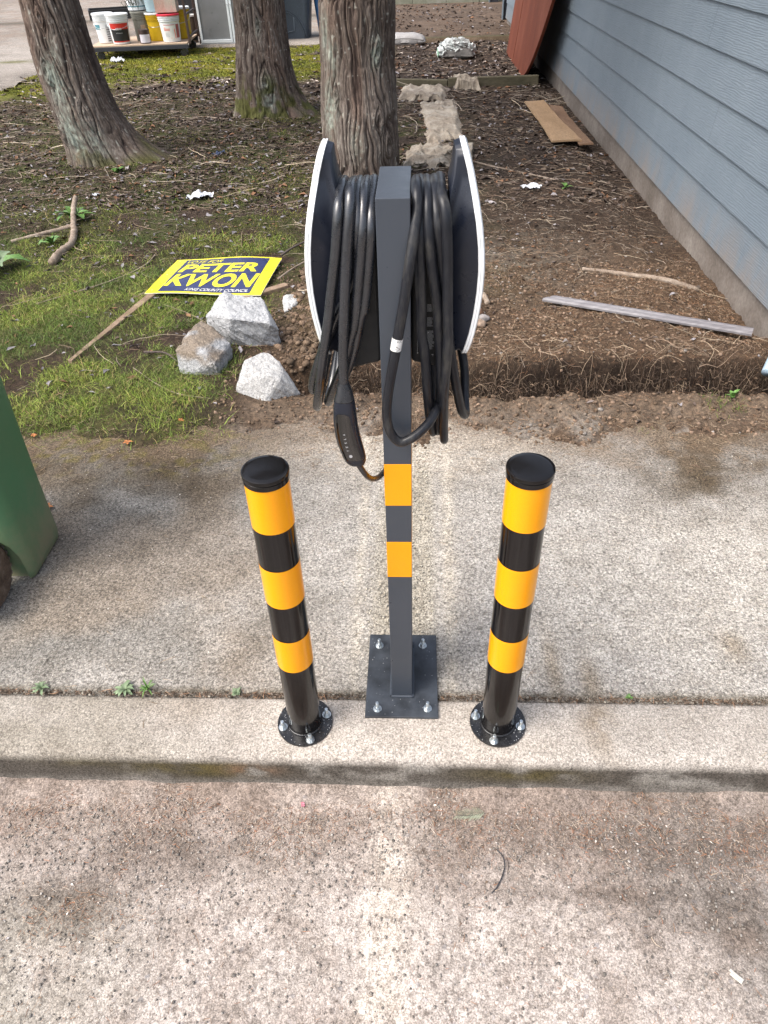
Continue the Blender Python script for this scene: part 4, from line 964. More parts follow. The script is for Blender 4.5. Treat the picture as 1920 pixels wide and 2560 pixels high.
def quadslab(name, c, z, h, m, parent, n_=14):
    v = []; f = []
    A_ = [Vector((*p, 0)) for p in c]
    for L_ in (0, 1):
        for j in range(n_ + 1):
            for i_ in range(n_ + 1):
                u_, w_ = i_ / n_, j / n_; p = (A_[0] * (1 - u_) + A_[1] * u_) * (1 - w_) + (A_[3] * (1 - u_) + A_[2] * u_) * w_
                rag = .012 * (vn(np.array([w_ * 13]), np.array([u_ * 3]), 5)[0] - .5)
                v.append((p.x + rag, p.y, z + h * L_ + .01 * math.sin(w_ * 4 + u_ * 2)))
    K_ = (n_ + 1) ** 2
    for L_ in (0, 1):
        for j in range(n_):
            for i_ in range(n_): q_ = L_ * K_ + j * (n_ + 1) + i_; f.append((q_, q_ + 1, q_ + n_ + 2, q_ + n_ + 1))
    rim = [i_ for i_ in range(n_)] + [j * (n_ + 1) + n_ for j in range(n_)] + [n_ * (n_ + 1) + i_ for i_ in range(n_, 0, -1)] + [j * (n_ + 1) for j in range(n_, 0, -1)]
    for a_, b_ in zip(rim, rim[1:] + rim[:1]): f.append((a_, b_, b_ + K_, a_ + K_))
    bm = bmesh.new(); me = pymesh(name, v, f); bm.from_mesh(me); bpy.data.meshes.remove(me); return link(name, bmdone(bm, name), m, parent)
quadslab('clean_panel', [(1.31, 7.60), (1.585, 7.58), (1.50, 9.62), (1.27, 9.6)], .055, .016, M_ply, pb)
quadslab('rotten_edge', [(1.56, 7.50), (1.68, 7.48), (1.66, 9.3), (1.52, 9.5)], .045, .014, M_ply2, pb)
M_tim = streaky('mossy_timber', (.07, .065, .04), (.115, .10, .065), (.16, .145, .10), .9, 4, (.3, 1, 1), .5, 50)
te = thing('timber_edging', 'low mossy timber edging across the path left of the wall', 'edging', (0, 0, 0))
plank('timber', (.42, 10.93, .06), (1.60, 10.86, .075), .07, .13, M_tim, te, bev=.008); plank('timber', (-.32, 11.14, .05), (.415, 10.95, .05), .06, .10, M_tim, te, bev=.008)
# burlap sheets
M_burl = streaky('muddy_burlap', (.20, .16, .12), (.35, .30, .24), (.50, .45, .38), .95, 5, (1, 1, 1), .6, 70)
def cloth(name, label, cat, corners, seed, hgt=.05, n_=90, ny=110, m=None, group=None, rag=.05, base=.03, foldn=7):
    A_ = [Vector((*p, 0)) for p in corners]; U, V_ = np.meshgrid(np.linspace(0, 1, n_), np.linspace(0, 1, ny))
    X = (A_[0].x * (1 - U) + A_[1].x * U) * (1 - V_) + (A_[3].x * (1 - U) + A_[2].x * U) * V_
    Y = (A_[0].y * (1 - U) + A_[1].y * U) * (1 - V_) + (A_[3].y * (1 - U) + A_[2].y * U) * V_
    eg = np.minimum(np.minimum(U, 1 - U), np.minimum(V_, 1 - V_)); X = X + rag * (fbm(U * 6, V_ * 6, seed, 3) - .5) * 2; Y = Y + rag * 2.2 * (fbm(U * 6, V_ * 6, seed + 3, 3) - .5) * 2
    w = fbm(X * 3, Y * 2, seed + 5, 3) * 2; r_ = 1 - np.abs(vn(X * foldn + w, Y * foldn * .55 + w, seed + 7) - .5) * 2; r2 = 1 - np.abs(vn(X * foldn * 2.4 + w, Y * foldn * 1.6, seed + 8) - .5) * 2
    Z = yard_h(X, Y) + base + hgt * (r_ ** 2 * .7 + r2 ** 2 * .35) - (base + hgt * .8) * (1 - sm(eg, 0, .14))
    v = np.stack([X.ravel(), Y.ravel(), Z.ravel()], 1); i_ = (np.arange(ny - 1)[:, None] * n_ + np.arange(n_ - 1)[None]).ravel()
    o_ = link(name, npmesh(name, v, np.stack([i_, i_ + 1, i_ + n_ + 1, i_ + n_], 1)), m or M_burl, None, True)
    return tag(o_, label, cat, group)
cloth('burlap_sheet', 'muddy folded burlap sheet running towards the timber edging', 'burlap', [(.08, 7.75), (.50, 7.85), (.48, 10.15), (.02, 9.9)], 11, .03)
cloth('burlap_scrap', 'crumpled pale burlap scrap at the far end of the burlap sheet', 'burlap', [(-.25, 10.0), (.35, 9.9), (.45, 10.75), (-.2, 10.9)], 15, .05, 60, 60)
cloth('burlap_scrap', 'ragged burlap scrap right behind the charger, nearest the camera', 'burlap', [(-.12, 6.75), (.30, 6.85), (.42, 7.75), (-.1, 7.7)], 17, .04, 60, 70, foldn=9, rag=.09)
cloth('burlap_scrap', 'narrow burlap strip poking out from under the folded sheet', 'burlap', [(.40, 6.75), (.50, 6.78), (.56, 7.7), (.45, 7.7)], 19, .03, 20, 50, rag=.02)
cloth('torn_rag', 'torn rag draped over the middle of the timber edging', 'rag', [(.50, 10.70), (.86, 10.62), (.70, 11.05), (.46, 11.2)], 23, .06, 40, 40, base=.09)
# sand bags
M_bagw = streaky('woven_white_sack', (.24, .23, .225), (.33, .32, .315), (.42, .41, .40), .6, 3, (1, 1, 1), .2, 70); M_bagd = simple('grey_contents', (.10, .095, .09), .8, 0, .4, 9)
def pillow(name, label, cx_, cy_, z, lx, ly, h, rz, m, cat, seed):
    n_ = 48; U, V_ = np.meshgrid(np.linspace(-1, 1, n_), np.linspace(-1, 1, n_)); P = []
    prf = (np.clip(1 - np.abs(U) ** 3.2, 0, 1) * np.clip(1 - np.abs(V_) ** 2.6, 0, 1)) ** .5; wr = (fbm(U * 4 + 9, V_ * 3, seed, 4) - .5)
    tp = z + h * (.35 + .65 * prf) + wr * .035; bt = z + h * .35 - h * .35 * prf
    out = []
    for Z in (tp, bt):
        x = U * lx / 2 * (1 - .05 * np.abs(V_)); y = V_ * ly / 2 * (1 - .06 * (1 - np.abs(U))); c_r, s_r = math.cos(rz), math.sin(rz)
        out.append(np.stack([(cx_ + x * c_r - y * s_r).ravel(), (cy_ + x * s_r + y * c_r).ravel(), Z.ravel()], 1))
    v = np.concatenate(out); i_ = (np.arange(n_ - 1)[:, None] * n_ + np.arange(n_ - 1)[None]).ravel(); K_ = n_ * n_
    f = np.stack([i_, i_ + 1, i_ + n_ + 1, i_ + n_], 1)
    rim = [q_ for q_ in range(n_ - 1)] + [j * n_ + n_ - 1 for j in range(n_ - 1)] + [(n_ - 1) * n_ + q_ for q_ in range(n_ - 1, 0, -1)] + [j * n_ for j in range(n_ - 1, 0, -1)]
    fr_ = np.array([(a_, b_, b_ + K_, a_ + K_) for a_, b_ in zip(rim, rim[1:] + rim[:1])])
    o_ = link(name, npmesh(name, v, np.concatenate([f, f[:, ::-1] + K_, fr_[:, ::-1]])), m, None, True); return tag(o_, label, cat) if label else o_
sb = thing('sand_bag', 'full white woven sand bag lying at the patio edge behind the tree', 'sand bag', (0, 0, 0))
q_ = pillow('sack', None, -.25, 15.2, .0, .82, .34, .20, .0, M_bagw, None, 5); q_.parent = sb
q_ = tube('stitched_seam', [(-.55, 15.04, .115), (-.2, 15.02, .13), (.12, 15.03, .10)], .006, M_bagd, sb, 6, 5)
pb2 = thing('plastic_bag', 'crumpled white plastic bag with grey contents in the debris', 'plastic bag', (0, 0, 0))
q_ = pillow('contents', None, .66, 13.48, .0, .52, .34, .17, -.1, M_bagd, None, 9); q_.parent = pb2
M_plas = simple('thin_white_plastic', (.46, .49, .48), .3, 0, .1, 10, .2, 30)
def blob(name, c, r, seed, m, parent, amp=.4, n_=3):
    bm = bmesh.new(); bmesh.ops.create_icosphere(bm, subdivisions=n_, radius=1)
    co = np.array([v_.co[:] for v_ in bm.verts]); w = 1 + amp * ((1 - 2 * np.abs(fbm(co[:, 0] * 2.3 + co[:, 2] * 3 + seed, co[:, 1] * 2.3 + co[:, 2], seed, 4) - .5)) - .7) * 2
    for v_, p, q2 in zip(bm.verts, co, w): v_.co = Vector((c[0] + p[0] * r[0] * q2, c[1] + p[1] * r[1] * q2, c[2] + p[2] * r[2] * q2))
    return link(name, bmdone(bm, name), m, parent)
blob('bag_film', (.62, 13.52, .16), (.22, .15, .11), 3, M_plas, pb2, .55, 4); blob('bag_film', (.42, 13.48, .10), (.09, .13, .09), 7, M_plas, pb2, .6, 3); blob('green_label', (.345, 13.44, .10), (.02, .07, .06), 9, plastic('pale_green', (.35, .6, .42)), pb2, .3, 2); blob('bag_film', (.86, 13.50, .11), (.07, .12, .08), 11, M_plas, pb2, .8, 3)

# crumpled litter
M_paper = simple('white_litter', (.66, .68, .72), .6, 0, .1, 30, .1)
def crumple(name, label, cat, x, y, s_, seed, m=M_paper, sx=1.5, z=None, flat=.3):
    n_ = 13; r_ = random.Random(seed); v = []; f = []; z0 = hz(x, y) if z is None else z; an = r_.uniform(0, 3)
    for j in range(n_):
        for i_ in range(n_):
            u_ = (i_ / (n_ - 1) - .5) * s_ * sx; w_ = (j / (n_ - 1) - .5) * s_; k_ = .05 * s_
            a_ = u_ * math.cos(an) - w_ * math.sin(an) + r_.uniform(-k_, k_); b_ = u_ * math.sin(an) + w_ * math.cos(an) + r_.uniform(-k_, k_)
            v.append((x + a_ * (1 - .3 * abs(w_) / s_), y + b_ * (1 - .3 * abs(u_) / s_), z0 + .004 + flat * s_ * (.1 + 1.5 * abs(float(fbm(np.array([u_ / s_ * 2.6 + seed]), np.array([w_ / s_ * 2.6]), seed, 3)[0]) - .5) * 2 + abs(r_.gauss(0, .10)))))
    for j in range(n_ - 1):
        for i_ in range(n_ - 1): q2 = j * n_ + i_; f.append((q2, q2 + 1, q2 + n_ + 1, q2 + n_))
    return tag(link(name, pymesh(name, v, f), m), label, cat)
crumple('paper_scrap', 'crumpled white paper scrap in the debris behind the yellow sign', 'litter', -1.80, 6.13, .13, 1, sx=1.8)
crumple('paper_scrap', 'torn white paper scrap on bare soil between charger and house wall', 'litter', .93, 6.16, .10, 2, sx=1.8)
crumple('plastic_scrap', 'tiny white plastic scrap in debris below the leaning trunk', 'litter', -2.72, 6.23, .06, 3, sx=1)
crumple('plastic_scrap', 'dark blue plastic bit between leaning trunk and charger', 'litter', -1.95, 7.55, .09, 4, plastic('dark_blue', (.05, .07, .13)), 1.6)
crumple('candy_wrapper', 'small pink wrapper on the road below the left bollard', 'wrapper', -.312, .972, .011, 5, plastic('pink_foil', (.50, .20, .25)), 1.6, ROADZ + .002)
crumple('paper_scrap', 'white scrap beside the cart wheel on the mossy verge', 'litter', -5.1, 14.0, .2, 6, sx=1.4)
M_chip = streaky('pale_wood_chip', (.45, .42, .36), (.6, .57, .5), (.7, .68, .62), .8, 60, (1, .2, 1), .4, 300)
wc = thing('wood_chip', 'pale split wood chip on the road, bottom right', 'wood chip', (.733, .585, ROADZ + .004), -.75)
box('splinter', (0, .0032, .002), (.032, .0055, .004), M_chip, wc, .001); box('splinter', (.002, -.0032, .002), (.028, .006, .004), M_chip, wc, .001)
tag(tube('rubber_strip', [(.212, .862, ROADZ + .003), (.226, .845, ROADZ + .006), (.230, .822, ROADZ + .007), (.222, .795, ROADZ + .006), (.206, .768, ROADZ + .004), (.191, .753, ROADZ + .003)], .0016, M_rubber, None, 8, 6), 'thin curved black rubber strip on the road', 'rubber strip')
tag(tube('dry_stem', [(.236, .842, ROADZ + .002), (.240, .825, ROADZ + .004), (.235, .80, ROADZ + .002)], .0009, M_bark2, None, 6, 4), 'short brown stem right beside the black rubber strip', 'stem')

# ------------------------------------------------ green wheeled bin at the left
M_green = streaky('green_bin_plastic', (.030, .105, .050), (.036, .125, .060), (.045, .14, .07), .5, 2, (1, 1, 1), .1, 300)
def binmat():
    m, t, n, b = newmat('dusty_green_bin_plastic'); co = tex_co(t); z = t.nodes.new('ShaderNodeSeparateXYZ'); t.links.new(co, z.inputs[0])
    f = noise(t, co, 3, 5, .6); c = ramp(t, f, [(.3, (.040, .150, .062)), (.7, (.052, .185, .085))])
    ad = t.nodes.new('ShaderNodeMath'); ad.operation = 'ADD'; xm = t.nodes.new('ShaderNodeMath'); xm.operation = 'MULTIPLY'; xm.inputs[1].default_value = -1.6
    t.links.new(z.outputs[0], xm.inputs[0]); t.links.new(z.outputs[2], ad.inputs[0]); t.links.new(xm.outputs[0], ad.inputs[1])
    dirt = ramp(t, ad.outputs[0], [(-.40 + .5, g3(1)), (-.0 + .5, g3(0))])
    dirt = ramp(t, z.outputs[2], [(.0, g3(.9)), (.34, g3(.12))])
    d2 = mix(t, dirt, ramp(t, noise(t, co, 5, 5, .7), [(.3, g3(.2)), (.6, g3(1))]), 1.0, 'MULTIPLY')
    c = mix(t, c, (.24, .20, .13), d2); t.links.new(c, b.inputs['Base Color']); b.inputs['Roughness'].default_value = .48
    bump(t, b, noise(t, co, 500, 2), .15, .001); return m
M_green = binmat()
gb = thing('wheeled_bin', 'green wheeled bin cut off by the left edge, with muddy tyre', 'bin', (-1.335, 1.70, 0))
# section loops from base to top, rounded rectangle; local x goes left (negative)
def rrect(x0, x1, y0, y1, r_, n_=7):
    pts = []
    for (cx_, cy_, a0) in ((x1 - r_, y1 - r_, 0), (x0 + r_, y1 - r_, PI / 2), (x0 + r_, y0 + r_, PI), (x1 - r_, y0 + r_, 1.5 * PI)):
        for k in range(n_ + 1): a_ = a0 + k * PI / 2 / n_; pts.append((cx_ + r_ * math.cos(a_), cy_ + r_ * math.sin(a_)))
    return pts
def stack(name, secs, m, parent, cap=True):
    v = []; f = []; n_ = len(secs[0][0])
    for pts, z in secs: v += [(p[0], p[1], z) for p in pts]
    for j in range(len(secs) - 1):
        for k in range(n_): f.append((j * n_ + k, j * n_ + (k + 1) % n_, (j + 1) * n_ + (k + 1) % n_, (j + 1) * n_ + k))
    if cap: f += [tuple(range(n_)), tuple((len(secs) - 1) * n_ + k for k in range(n_))]
    bm = bmesh.new(); me = pymesh(name, v, f); bm.from_mesh(me); bpy.data.meshes.remove(me); return bmdone(bm, name)
secs = [(rrect(-.50, -.012, .006, .250, .035), .002), (rrect(-.50, -.004, .001, .262, .045), .012), (rrect(-.50, .0, .0, .27, .05), .04), (rrect(-.51, .006, -.006, .28, .06), .3), (rrect(-.52, .014, -.014, .30, .07), .62), (rrect(-.53, .022, -.02, .32, .07), 1.0)]
bo = link('body', stack('body', secs, M_green, gb), M_green, gb)
# wheel recess: boolean-free, a darker inset arch cut by an object
cut = bmesh.new(); nn = 20; pts = [(-.3, -.05, -.02), (-.092, -.05, -.02)] + [(-.092 - .0 * k, -.05, .0) for k in range(1)]
arch = [(-.088, -.02), (-.086, .06), (-.078, .13), (-.045 - .04, .155)]
out = [(-.012, -.02), (-.010, .06), (-.012, .12), (-.024, .170), (-.05, .203), (-.10, .216), (-.36, .216), (-.43, .15), (-.43, -.02)]
vs0 = [cut.verts.new((x, -.06, z)) for x, z in out]; vs1 = [cut.verts.new((x - .012 if x > -.2 else x, .028, z - .006)) for x, z in out]
cut.faces.new(vs0); cut.faces.new(list(reversed(vs1)))
for k in range(len(out)): cut.faces.new((vs0[k], vs1[k], vs1[(k + 1) % len(out)], vs0[(k + 1) % len(out)]))
bmesh.ops.recalc_face_normals(cut, faces=cut.faces)
cme = bpy.data.meshes.new('c'); cut.to_mesh(cme); cut.free(); co_ = bpy.data.objects.new('c', cme); COL.objects.link(co_)
md = bo.modifiers.new('b', 'BOOLEAN'); md.operation = 'DIFFERENCE'; md.object = co_; md.solver = 'EXACT'; co_.location = gb.location
bpy.context.view_layer.update(); dg = bpy.context.evaluated_depsgraph_get(); nm = bpy.data.meshes.new_from_object(bo.evaluated_get(dg)); bo.modifiers.clear(); bo.data = nm; bpy.data.objects.remove(co_)
nm.materials.clear(); nm.materials.append(M_green); smooth_by_angle(bo, 40)
lid = box('lid', (-.25, .15, 1.02), (.6, .36, .04), M_green, gb, .012)
M_mud = streaky('muddy_tyre', (.06, .042, .032), (.12, .085, .062), (.19, .145, .11), .95, 30, (1, 1, 1), .9, 140)
M_tread = streaky('worn_tread', (.10, .09, .08), (.17, .155, .14), (.22, .20, .18), .9, 30, (1, 1, 1), .5, 140)
wh = lathe('wheel', [(.04, -.03), (.055, -.026), (.075, -.028), (.105, -.027), (.116, -.018), (.119, 0), (.116, .018), (.105, .027), (.075, .028), (.055, .026), (.04, .03)], M_mud, gb, 48, (-.088, -.095, .118)); wh.rotation_euler = (0, PI / 2, 0)
bm = bmesh.new()
for k in range(28):
    a_ = 2 * PI * k / 28
    for s_ in (-1, 1):
        addbox(bm, (.119 * math.cos(a_ + s_ * .05), .119 * math.sin(a_ + s_ * .05), s_ * .012), (.006, .014, .018), .0012, Matrix.Rotation(a_, 3, 'Z'))
tag(link('tread_block', bmdone(bm, 'tread_block'), M_tread, wh), kind='stuff')
tube('axle', [(-.5, -.095, .118), (-.05, -.095, .118)], .010, M_dark, gb, 10, 1)

# ------------------------------------------------ things at the back of the yard
def bucket(name, label, x, y, z, rb, rt, h, m, lidm=None, handle=True, ribs=3, rz=0):
    b = thing(name, label, 'bucket', (x, y, z), rz, 'buckets on the cart')
    p = [(rb * .96, 0), (rb, .006), (rb + (rt - rb) * .72, h * .74)]
    for k in range(ribs):
        q2 = .76 + k * .065; r_ = rb + (rt - rb) * q2; p += [(r_ + .010, h * q2), (r_ + .011, h * (q2 + .018)), (r_ + .001, h * (q2 + .024)), (r_ + .001, h * (q2 + .058))]
    p += [(rt + .001, h * .965), (rt + .004, h * .97), (rt + .004, h)]
    lathe('pail', p, m, b, 40)
    if lidm: lathe('lid', [(rt + .003, h * .955), (rt + .012, h * .957), (rt + .013, h * 1.01), (rt + .004, h * 1.025), (rt * .9, h * 1.012), (.001, h * 1.012)], lidm, b, 40)
    if handle: tube('bail_handle', [(-rt - .012, 0, h * .86), (-rt * .9, -rt * .35, h * .60), (0, -rt * 1.25, h * .52), (rt * .9, -rt * .35, h * .60), (rt + .012, 0, h * .86)], .004, M_zinc, b, 6, 6)
    b['rr'] = 0
    del b['rr']
    return b
def wrap(parent, name, rb, rt, h, a0, a1, z0, z1, m, grow=.0015, n_=20):
    v = []; f = []
    for z in (z0, z1):
        r_ = rb + (rt - rb) * z / h + grow
        for k in range(n_ + 1): a_ = a0 + (a1 - a0) * k / n_; v.append((r_ * math.cos(a_), r_ * math.sin(a_), z))
    for k in range(n_): f.append((k, k + 1, k + n_ + 2, k + n_ + 1))
    return link(name, pymesh(name, v, f), m, parent, True)
def wraptext(parent, s_, rb, rt, h, ac, width, z0, z1, m, bold=.02, grow=.0035):
    tv, tf = text_geo(s_, bold, 0, 2); v = []
    for (a_, b_) in tv:
        z = z0 + (z1 - z0) * b_; r_ = rb + (rt - rb) * z / h + grow; an = ac + (a_ - .5) * width / r_; v.append((r_ * math.cos(an), r_ * math.sin(an), z))
    link('lettering', pymesh('lettering', v, tf), m, parent)
M_pw = plastic('white_pail_plastic', (.72, .74, .75), .35, .05); M_py = plastic('yellow_pail_plastic', (.55, .36, .01), .4); M_pg = streaky('grimy_grey_pail', (.14, .14, .12), (.21, .21, .18), (.27, .26, .22), .6, 6)
M_pr = plastic('red_label', (.55, .03, .02)); M_pk = plastic('black_label', (.02, .02, .022)); M_teal = plastic('teal_label', (.08, .25, .30)); M_bluegrey = plastic('blue_grey_tub', (.30, .40, .44)); M_org = plastic('orange_red_print', (.75, .12, .05)); M_redlid = plastic('red_lid', (.6, .03, .06)); M_brown = simple('brown_steel', (.05, .03, .025), .5, 0, .3, 10)
DZ = .232; FR = -PI / 2 + .36   # front direction towards the camera
ct = thing('flatbed_cart', 'flatbed cart with plywood deck carrying paint buckets', 'cart', (0, 0, 0))
rot = Matrix.Rotation(.10, 3, 'Z')
def cl(x, y, z): q2 = rot @ Vector((x, y, 0)); return (-4.75 + q2.x, 14.95 + q2.y, z)
M_deck = streaky('cart_plywood', (.36, .25, .17), (.46, .34, .24), (.52, .40, .30), .8, 3, (.3, 1, 1), .2, 60)
box('deck', cl(-.10, .02, .215), (1.66, 1.22, .024), M_deck, ct, .004, rot)
box('frame_rail', cl(-.10, -.57, .17), (1.68, .05, .062), M_dark, ct, .004, rot); box('frame_rail', cl(-.10, .57, .17), (1.68, .05, .062), M_dark, ct, .004, rot)
for x in (-.6, 0, .6): box('cross_bar', cl(x, 0, .165), (.05, 1.08, .05), M_dark, ct, .004, rot)
for x in (-.80, .64):
    for y in (-.5, .5):
        w = lathe('caster', [(.02, -.02), (.06, -.02), (.068, -.012), (.068, .012), (.06, .02), (.02, .02)], M_rubber, ct, 20, cl(x, y, .075)); w.rotation_euler = (PI / 2, 0, .1)
        f2 = box('fork', (0, 0, 0), (.04, .07, .05), M_brown, w, .003); f2.location = (0, -.06, 0)
for x, y in ((.765, -.52), (.765, .52)): box('upright', cl(x, y, .75), (.04, .04, 1.1), M_brown, ct, .004, rot)
for z in (.30, .62, .98): box('handle_bar', cl(.768, 0, z), (.03, 1.0, .03), M_brown, ct, .004, rot)
bk = bucket('paint_bucket', 'white bucket with red and black paint label at the front of the cart', -5.13, 14.52, DZ, .145, .178, .42, M_pw, M_pw)
wrap(bk, 'label', .145, .178, .42, FR - 1.05, FR + 1.05, .03, .30, M_pk); wrap(bk, 'label_band', .145, .178, .42, FR - 1.05, FR + 1.05, .215, .30, M_pr, .0025); wrap(bk, 'label_band', .145, .178, .42, FR - 1.05, FR + 1.05, .03, .045, M_pr, .0025)
wraptext(bk, 'BEHR', .145, .178, .42, FR - .1, .10, .205, .235, M_print, .03, .005); wraptext(bk, 'INTERIOR', .145, .178, .42, FR - .1, .11, .155, .168, M_logo)
bk = bucket('paint_bucket', 'white bucket with teal band at the left end of the cart', -5.45, 14.72, DZ, .14, .170, .42, M_pw, M_pw)
wrap(bk, 'label_band', .14, .17, .42, FR - 1.4, FR - .55, .20, .27, M_teal); wrap(bk, 'notice', .14, .17, .42, FR + .05, FR + .5, .02, .27, plastic('grey_notice', (.45, .46, .48)), .002)
for k in range(7): wrap(bk, 'printed_line', .14, .17, .42, FR + .1, FR + .45, .03 + k * .032, .042 + k * .032, M_pk, .003, 6)
bk = bucket('grey_bucket', 'grimy grey bucket behind the red and black labelled one', -4.83, 14.85, DZ, .125, .15, .42, M_pg, M_pg, False); wrap(bk, 'label', .125, .15, .42, FR - .2, FR + .35, .10, .24, M_deck, .002)
bk = bucket('yellow_bucket', 'yellow bucket with white lid in the middle of the cart', -4.55, 14.82, DZ, .15, .175, .40, M_py, M_pw)
bk = bucket('yellow_bucket', 'yellow bucket with narrow white lid behind the red lidded one', -4.17, 15.05, DZ, .135, .16, .45, M_py, M_pw)
bk = bucket('coating_bucket', 'white bucket with red lid and red triangle label', -4.27, 14.62, DZ, .15, .180, .39, M_pw, M_redlid, False)
wrap(bk, 'label', .15, .18, .39, FR - .9, FR + .45, .03, .255, M_whitep, .0012); wrap(bk, 'label_band', .15, .18, .39, FR - .75, FR + .40, .245, .252, M_pr, .0025, 12)
wrap(bk, 'side_label', .15, .18, .39, FR + .52, FR + .95, .06, .255, plastic('maroon_print', (.35, .10, .10)), .002)
wraptext(bk, 'Kloost', .15, .18, .39, FR - .45, .105, .165, .215, M_org, .01)
for k in range(4): wrap(bk, 'printed_line', .15, .18, .39, FR - .7, FR - .25 - .05 * (k % 2), .08 + k * .018, .087 + k * .018, M_line, .003, 6)
v = []
for (a_, z) in ((FR - .12, .055), (FR + .42, .055), (FR + .36, .20)): r_ = .15 + .03 * z / .39 + .0035; v.append((r_ * math.cos(a_), r_ * math.sin(a_), z))
link('red_triangle', pymesh('red_triangle', v, [(0, 1, 2)]), M_org, bk)
pc = thing('paint_can', 'small dark paint can with white label between the buckets', 'paint can', (-4.70, 14.48, DZ))
lathe('can', [(.092, 0), (.096, .003), (.092, .006), (.092, .19), (.096, .193), (.092, .198), (.08, .197), (.075, .190), (.001, .190)], M_brown, pc, 32); wrap(pc, 'label', .092, .092, .2, FR - 1.1, FR + 1.1, .012, .13, plastic('lilac_label', (.60, .58, .64)), .001)
bk = bucket('stacked_bucket', 'pale blue grey tub stacked on the yellow bucket', -4.55, 14.84, DZ + .42, .14, .17, .38, M_bluegrey, None, False)
bk = bucket('stacked_bucket', 'white bucket with teal stripe stacked on the grey bucket', -4.88, 14.92, DZ + .44, .15, .175, .40, M_pw, None, False); wrap(bk, 'stripe', .15, .175, .4, FR - 1.4, FR + 1.4, .05, .065, M_teal)
cb = thing('storage_box', 'open brownish box stacked above the red lidded bucket', 'box', (-4.29, 14.72, DZ + .415), .1)
M_cardb = streaky('stained_card', (.35, .24, .19), (.45, .32, .26), (.42, .45, .38), .8, 4)
box('box_side', (0, -.14, .15), (.36, .012, .30), M_cardb, cb, .002); box('box_side', (0, .14, .15), (.36, .012, .30), M_cardb, cb, .002); box('box_end', (-.174, 0, .15), (.012, .268, .30), M_bluegrey, cb, .002); box('box_end', (.174, 0, .15), (.012, .268, .30), M_cardb, cb, .002); box('box_bottom', (0, 0, .008), (.336, .268, .012), M_cardb, cb, .001)
# tapered bins
def tapered(name, label, cat, x, y, rb, rt, h, m, z=.055):
    t = thing(name, label, cat, (x, y, z)); lathe('bin_body', [(rb, 0), (rt, h * .96)], m, t, 32); lathe('rim', [(rt, h * .94), (rt + .014, h * .945), (rt + .014, h), (rt - .006, h), (rt - .008, h * .95)], M_whitep, t, 32)
    tube('handle', [(rt + .01, -.03, h * .9), (rt + .03, -.05, h * .75), (rt + .005, -.05, h * .55)], .007, M_whitep, t, 6, 5); return t
tapered('waste_basket', 'brown waste basket between the cart and the cabinet', 'waste basket', -4.27, 16.05, .085, .125, .44, plastic('taupe_plastic', (.10, .075, .06)))
# cabinet with frosted doors
cbn = thing('cabinet', 'white framed cabinet with frosted grey glass doors beside the cart', 'cabinet', (-4.05, 15.68, .055), math.radians(1))
M_frost = simple('frosted_glass', (.21, .215, .22), .35, 0, .12, 3); M_alu = simple('white_aluminium', (.72, .77, .79), .35, .0, .05, 8)
box('carcass', (.62, .26, .86), (1.26, .42, 1.68), M_brown, cbn, .004); box('plinth', (.62, .04, .012), (1.24, .05, .024), M_alu, cbn, .002); box('side_edge', (-.012, .05, .86), (.026, .04, 1.70), M_brown, cbn, .002)
for k in range(2):
    x0 = .012 + k * .612
    dr = box('door', (x0 + .30, .028, .86), (.56, .012, 1.62), M_frost, cbn, .001)
    for (c_c, s_s) in (((x0 + .02, .018, .86), (.04, .03, 1.68)), ((x0 + .58, .018, .86), (.04, .03, 1.68)), ((x0 + .30, .018, .045), (.52, .03, .05)), ((x0 + .30, .018, 1.675), (.52, .03, .05))): box('door_frame', c_c, s_s, M_alu, dr, .003)
    kb = box('knob', (x0 + (.58 if k == 0 else .02), -.004, .60), (.014, .02, .014), M_zinc, dr, .002)
    box('shelf', (x0 + .30, .042, .42), (.52, .012, .03), M_alu, cbn, .001)
# big blue grey wheelie bin
M_slate = streaky('slate_bin_plastic', (.045, .058, .075), (.055, .070, .09), (.065, .085, .105), .45, 2)
wb_ = thing('wheeled_bin', 'large slate grey wheeled bin behind the middle trunk', 'bin', (-2.50, 16.15, .055))
secs = [(rrect(-.42, .42, 0, .6, .08), 0), (rrect(-.45, .47, -.02, .64, .09), .5), (rrect(-.48, .52, -.04, .7, .1), 1.05)]
smooth_by_angle(link('bin_body', stack('bin_body', secs, M_slate, wb_), M_slate, wb_), 50); box('lid', (.02, .3, 1.09), (1.06, .8, .06), M_slate, wb_, .02)
for r_ in (.44, .475):
    tube('moulded_arc', [(-.08 + r_ * math.cos(t), -.016, .0 + r_ * math.sin(t)) for t in np.linspace(.08, 2.2, 14)], .011, M_slate, wb_, 8, 3)
tube('moulded_rib', [(.18, -.018, .36), (.17, -.014, .13), (-.02, -.012, .10)], .008, M_bluetrim, wb_, 6, 1)
M_blue = plastic('bright_blue_plastic', (.05, .16, .38)); bl = thing('blue_bin', 'bright blue bin leaning in the gap between the two trunks', 'bin', (-1.78, 16.45, .055))
secs = [(rrect(-.12, .4, 0, .4, .06), 0), (rrect(-.22, .5, -.03, .45, .07), .9)]
smooth_by_angle(link('bin_body', stack('bin_body', secs, M_blue, bl), M_blue, bl), 50); box('lid', (.14, .21, .93), (.78, .54, .05), M_slate, bl, .015)
w = lathe('wheel', [(.02, -.03), (.11, -.03), (.125, -.018), (.125, .018), (.11, .03), (.02, .03)], M_rubber, bl, 28, (-.05, -.05, .125)); w.rotation_euler = (0, PI / 2, .3)
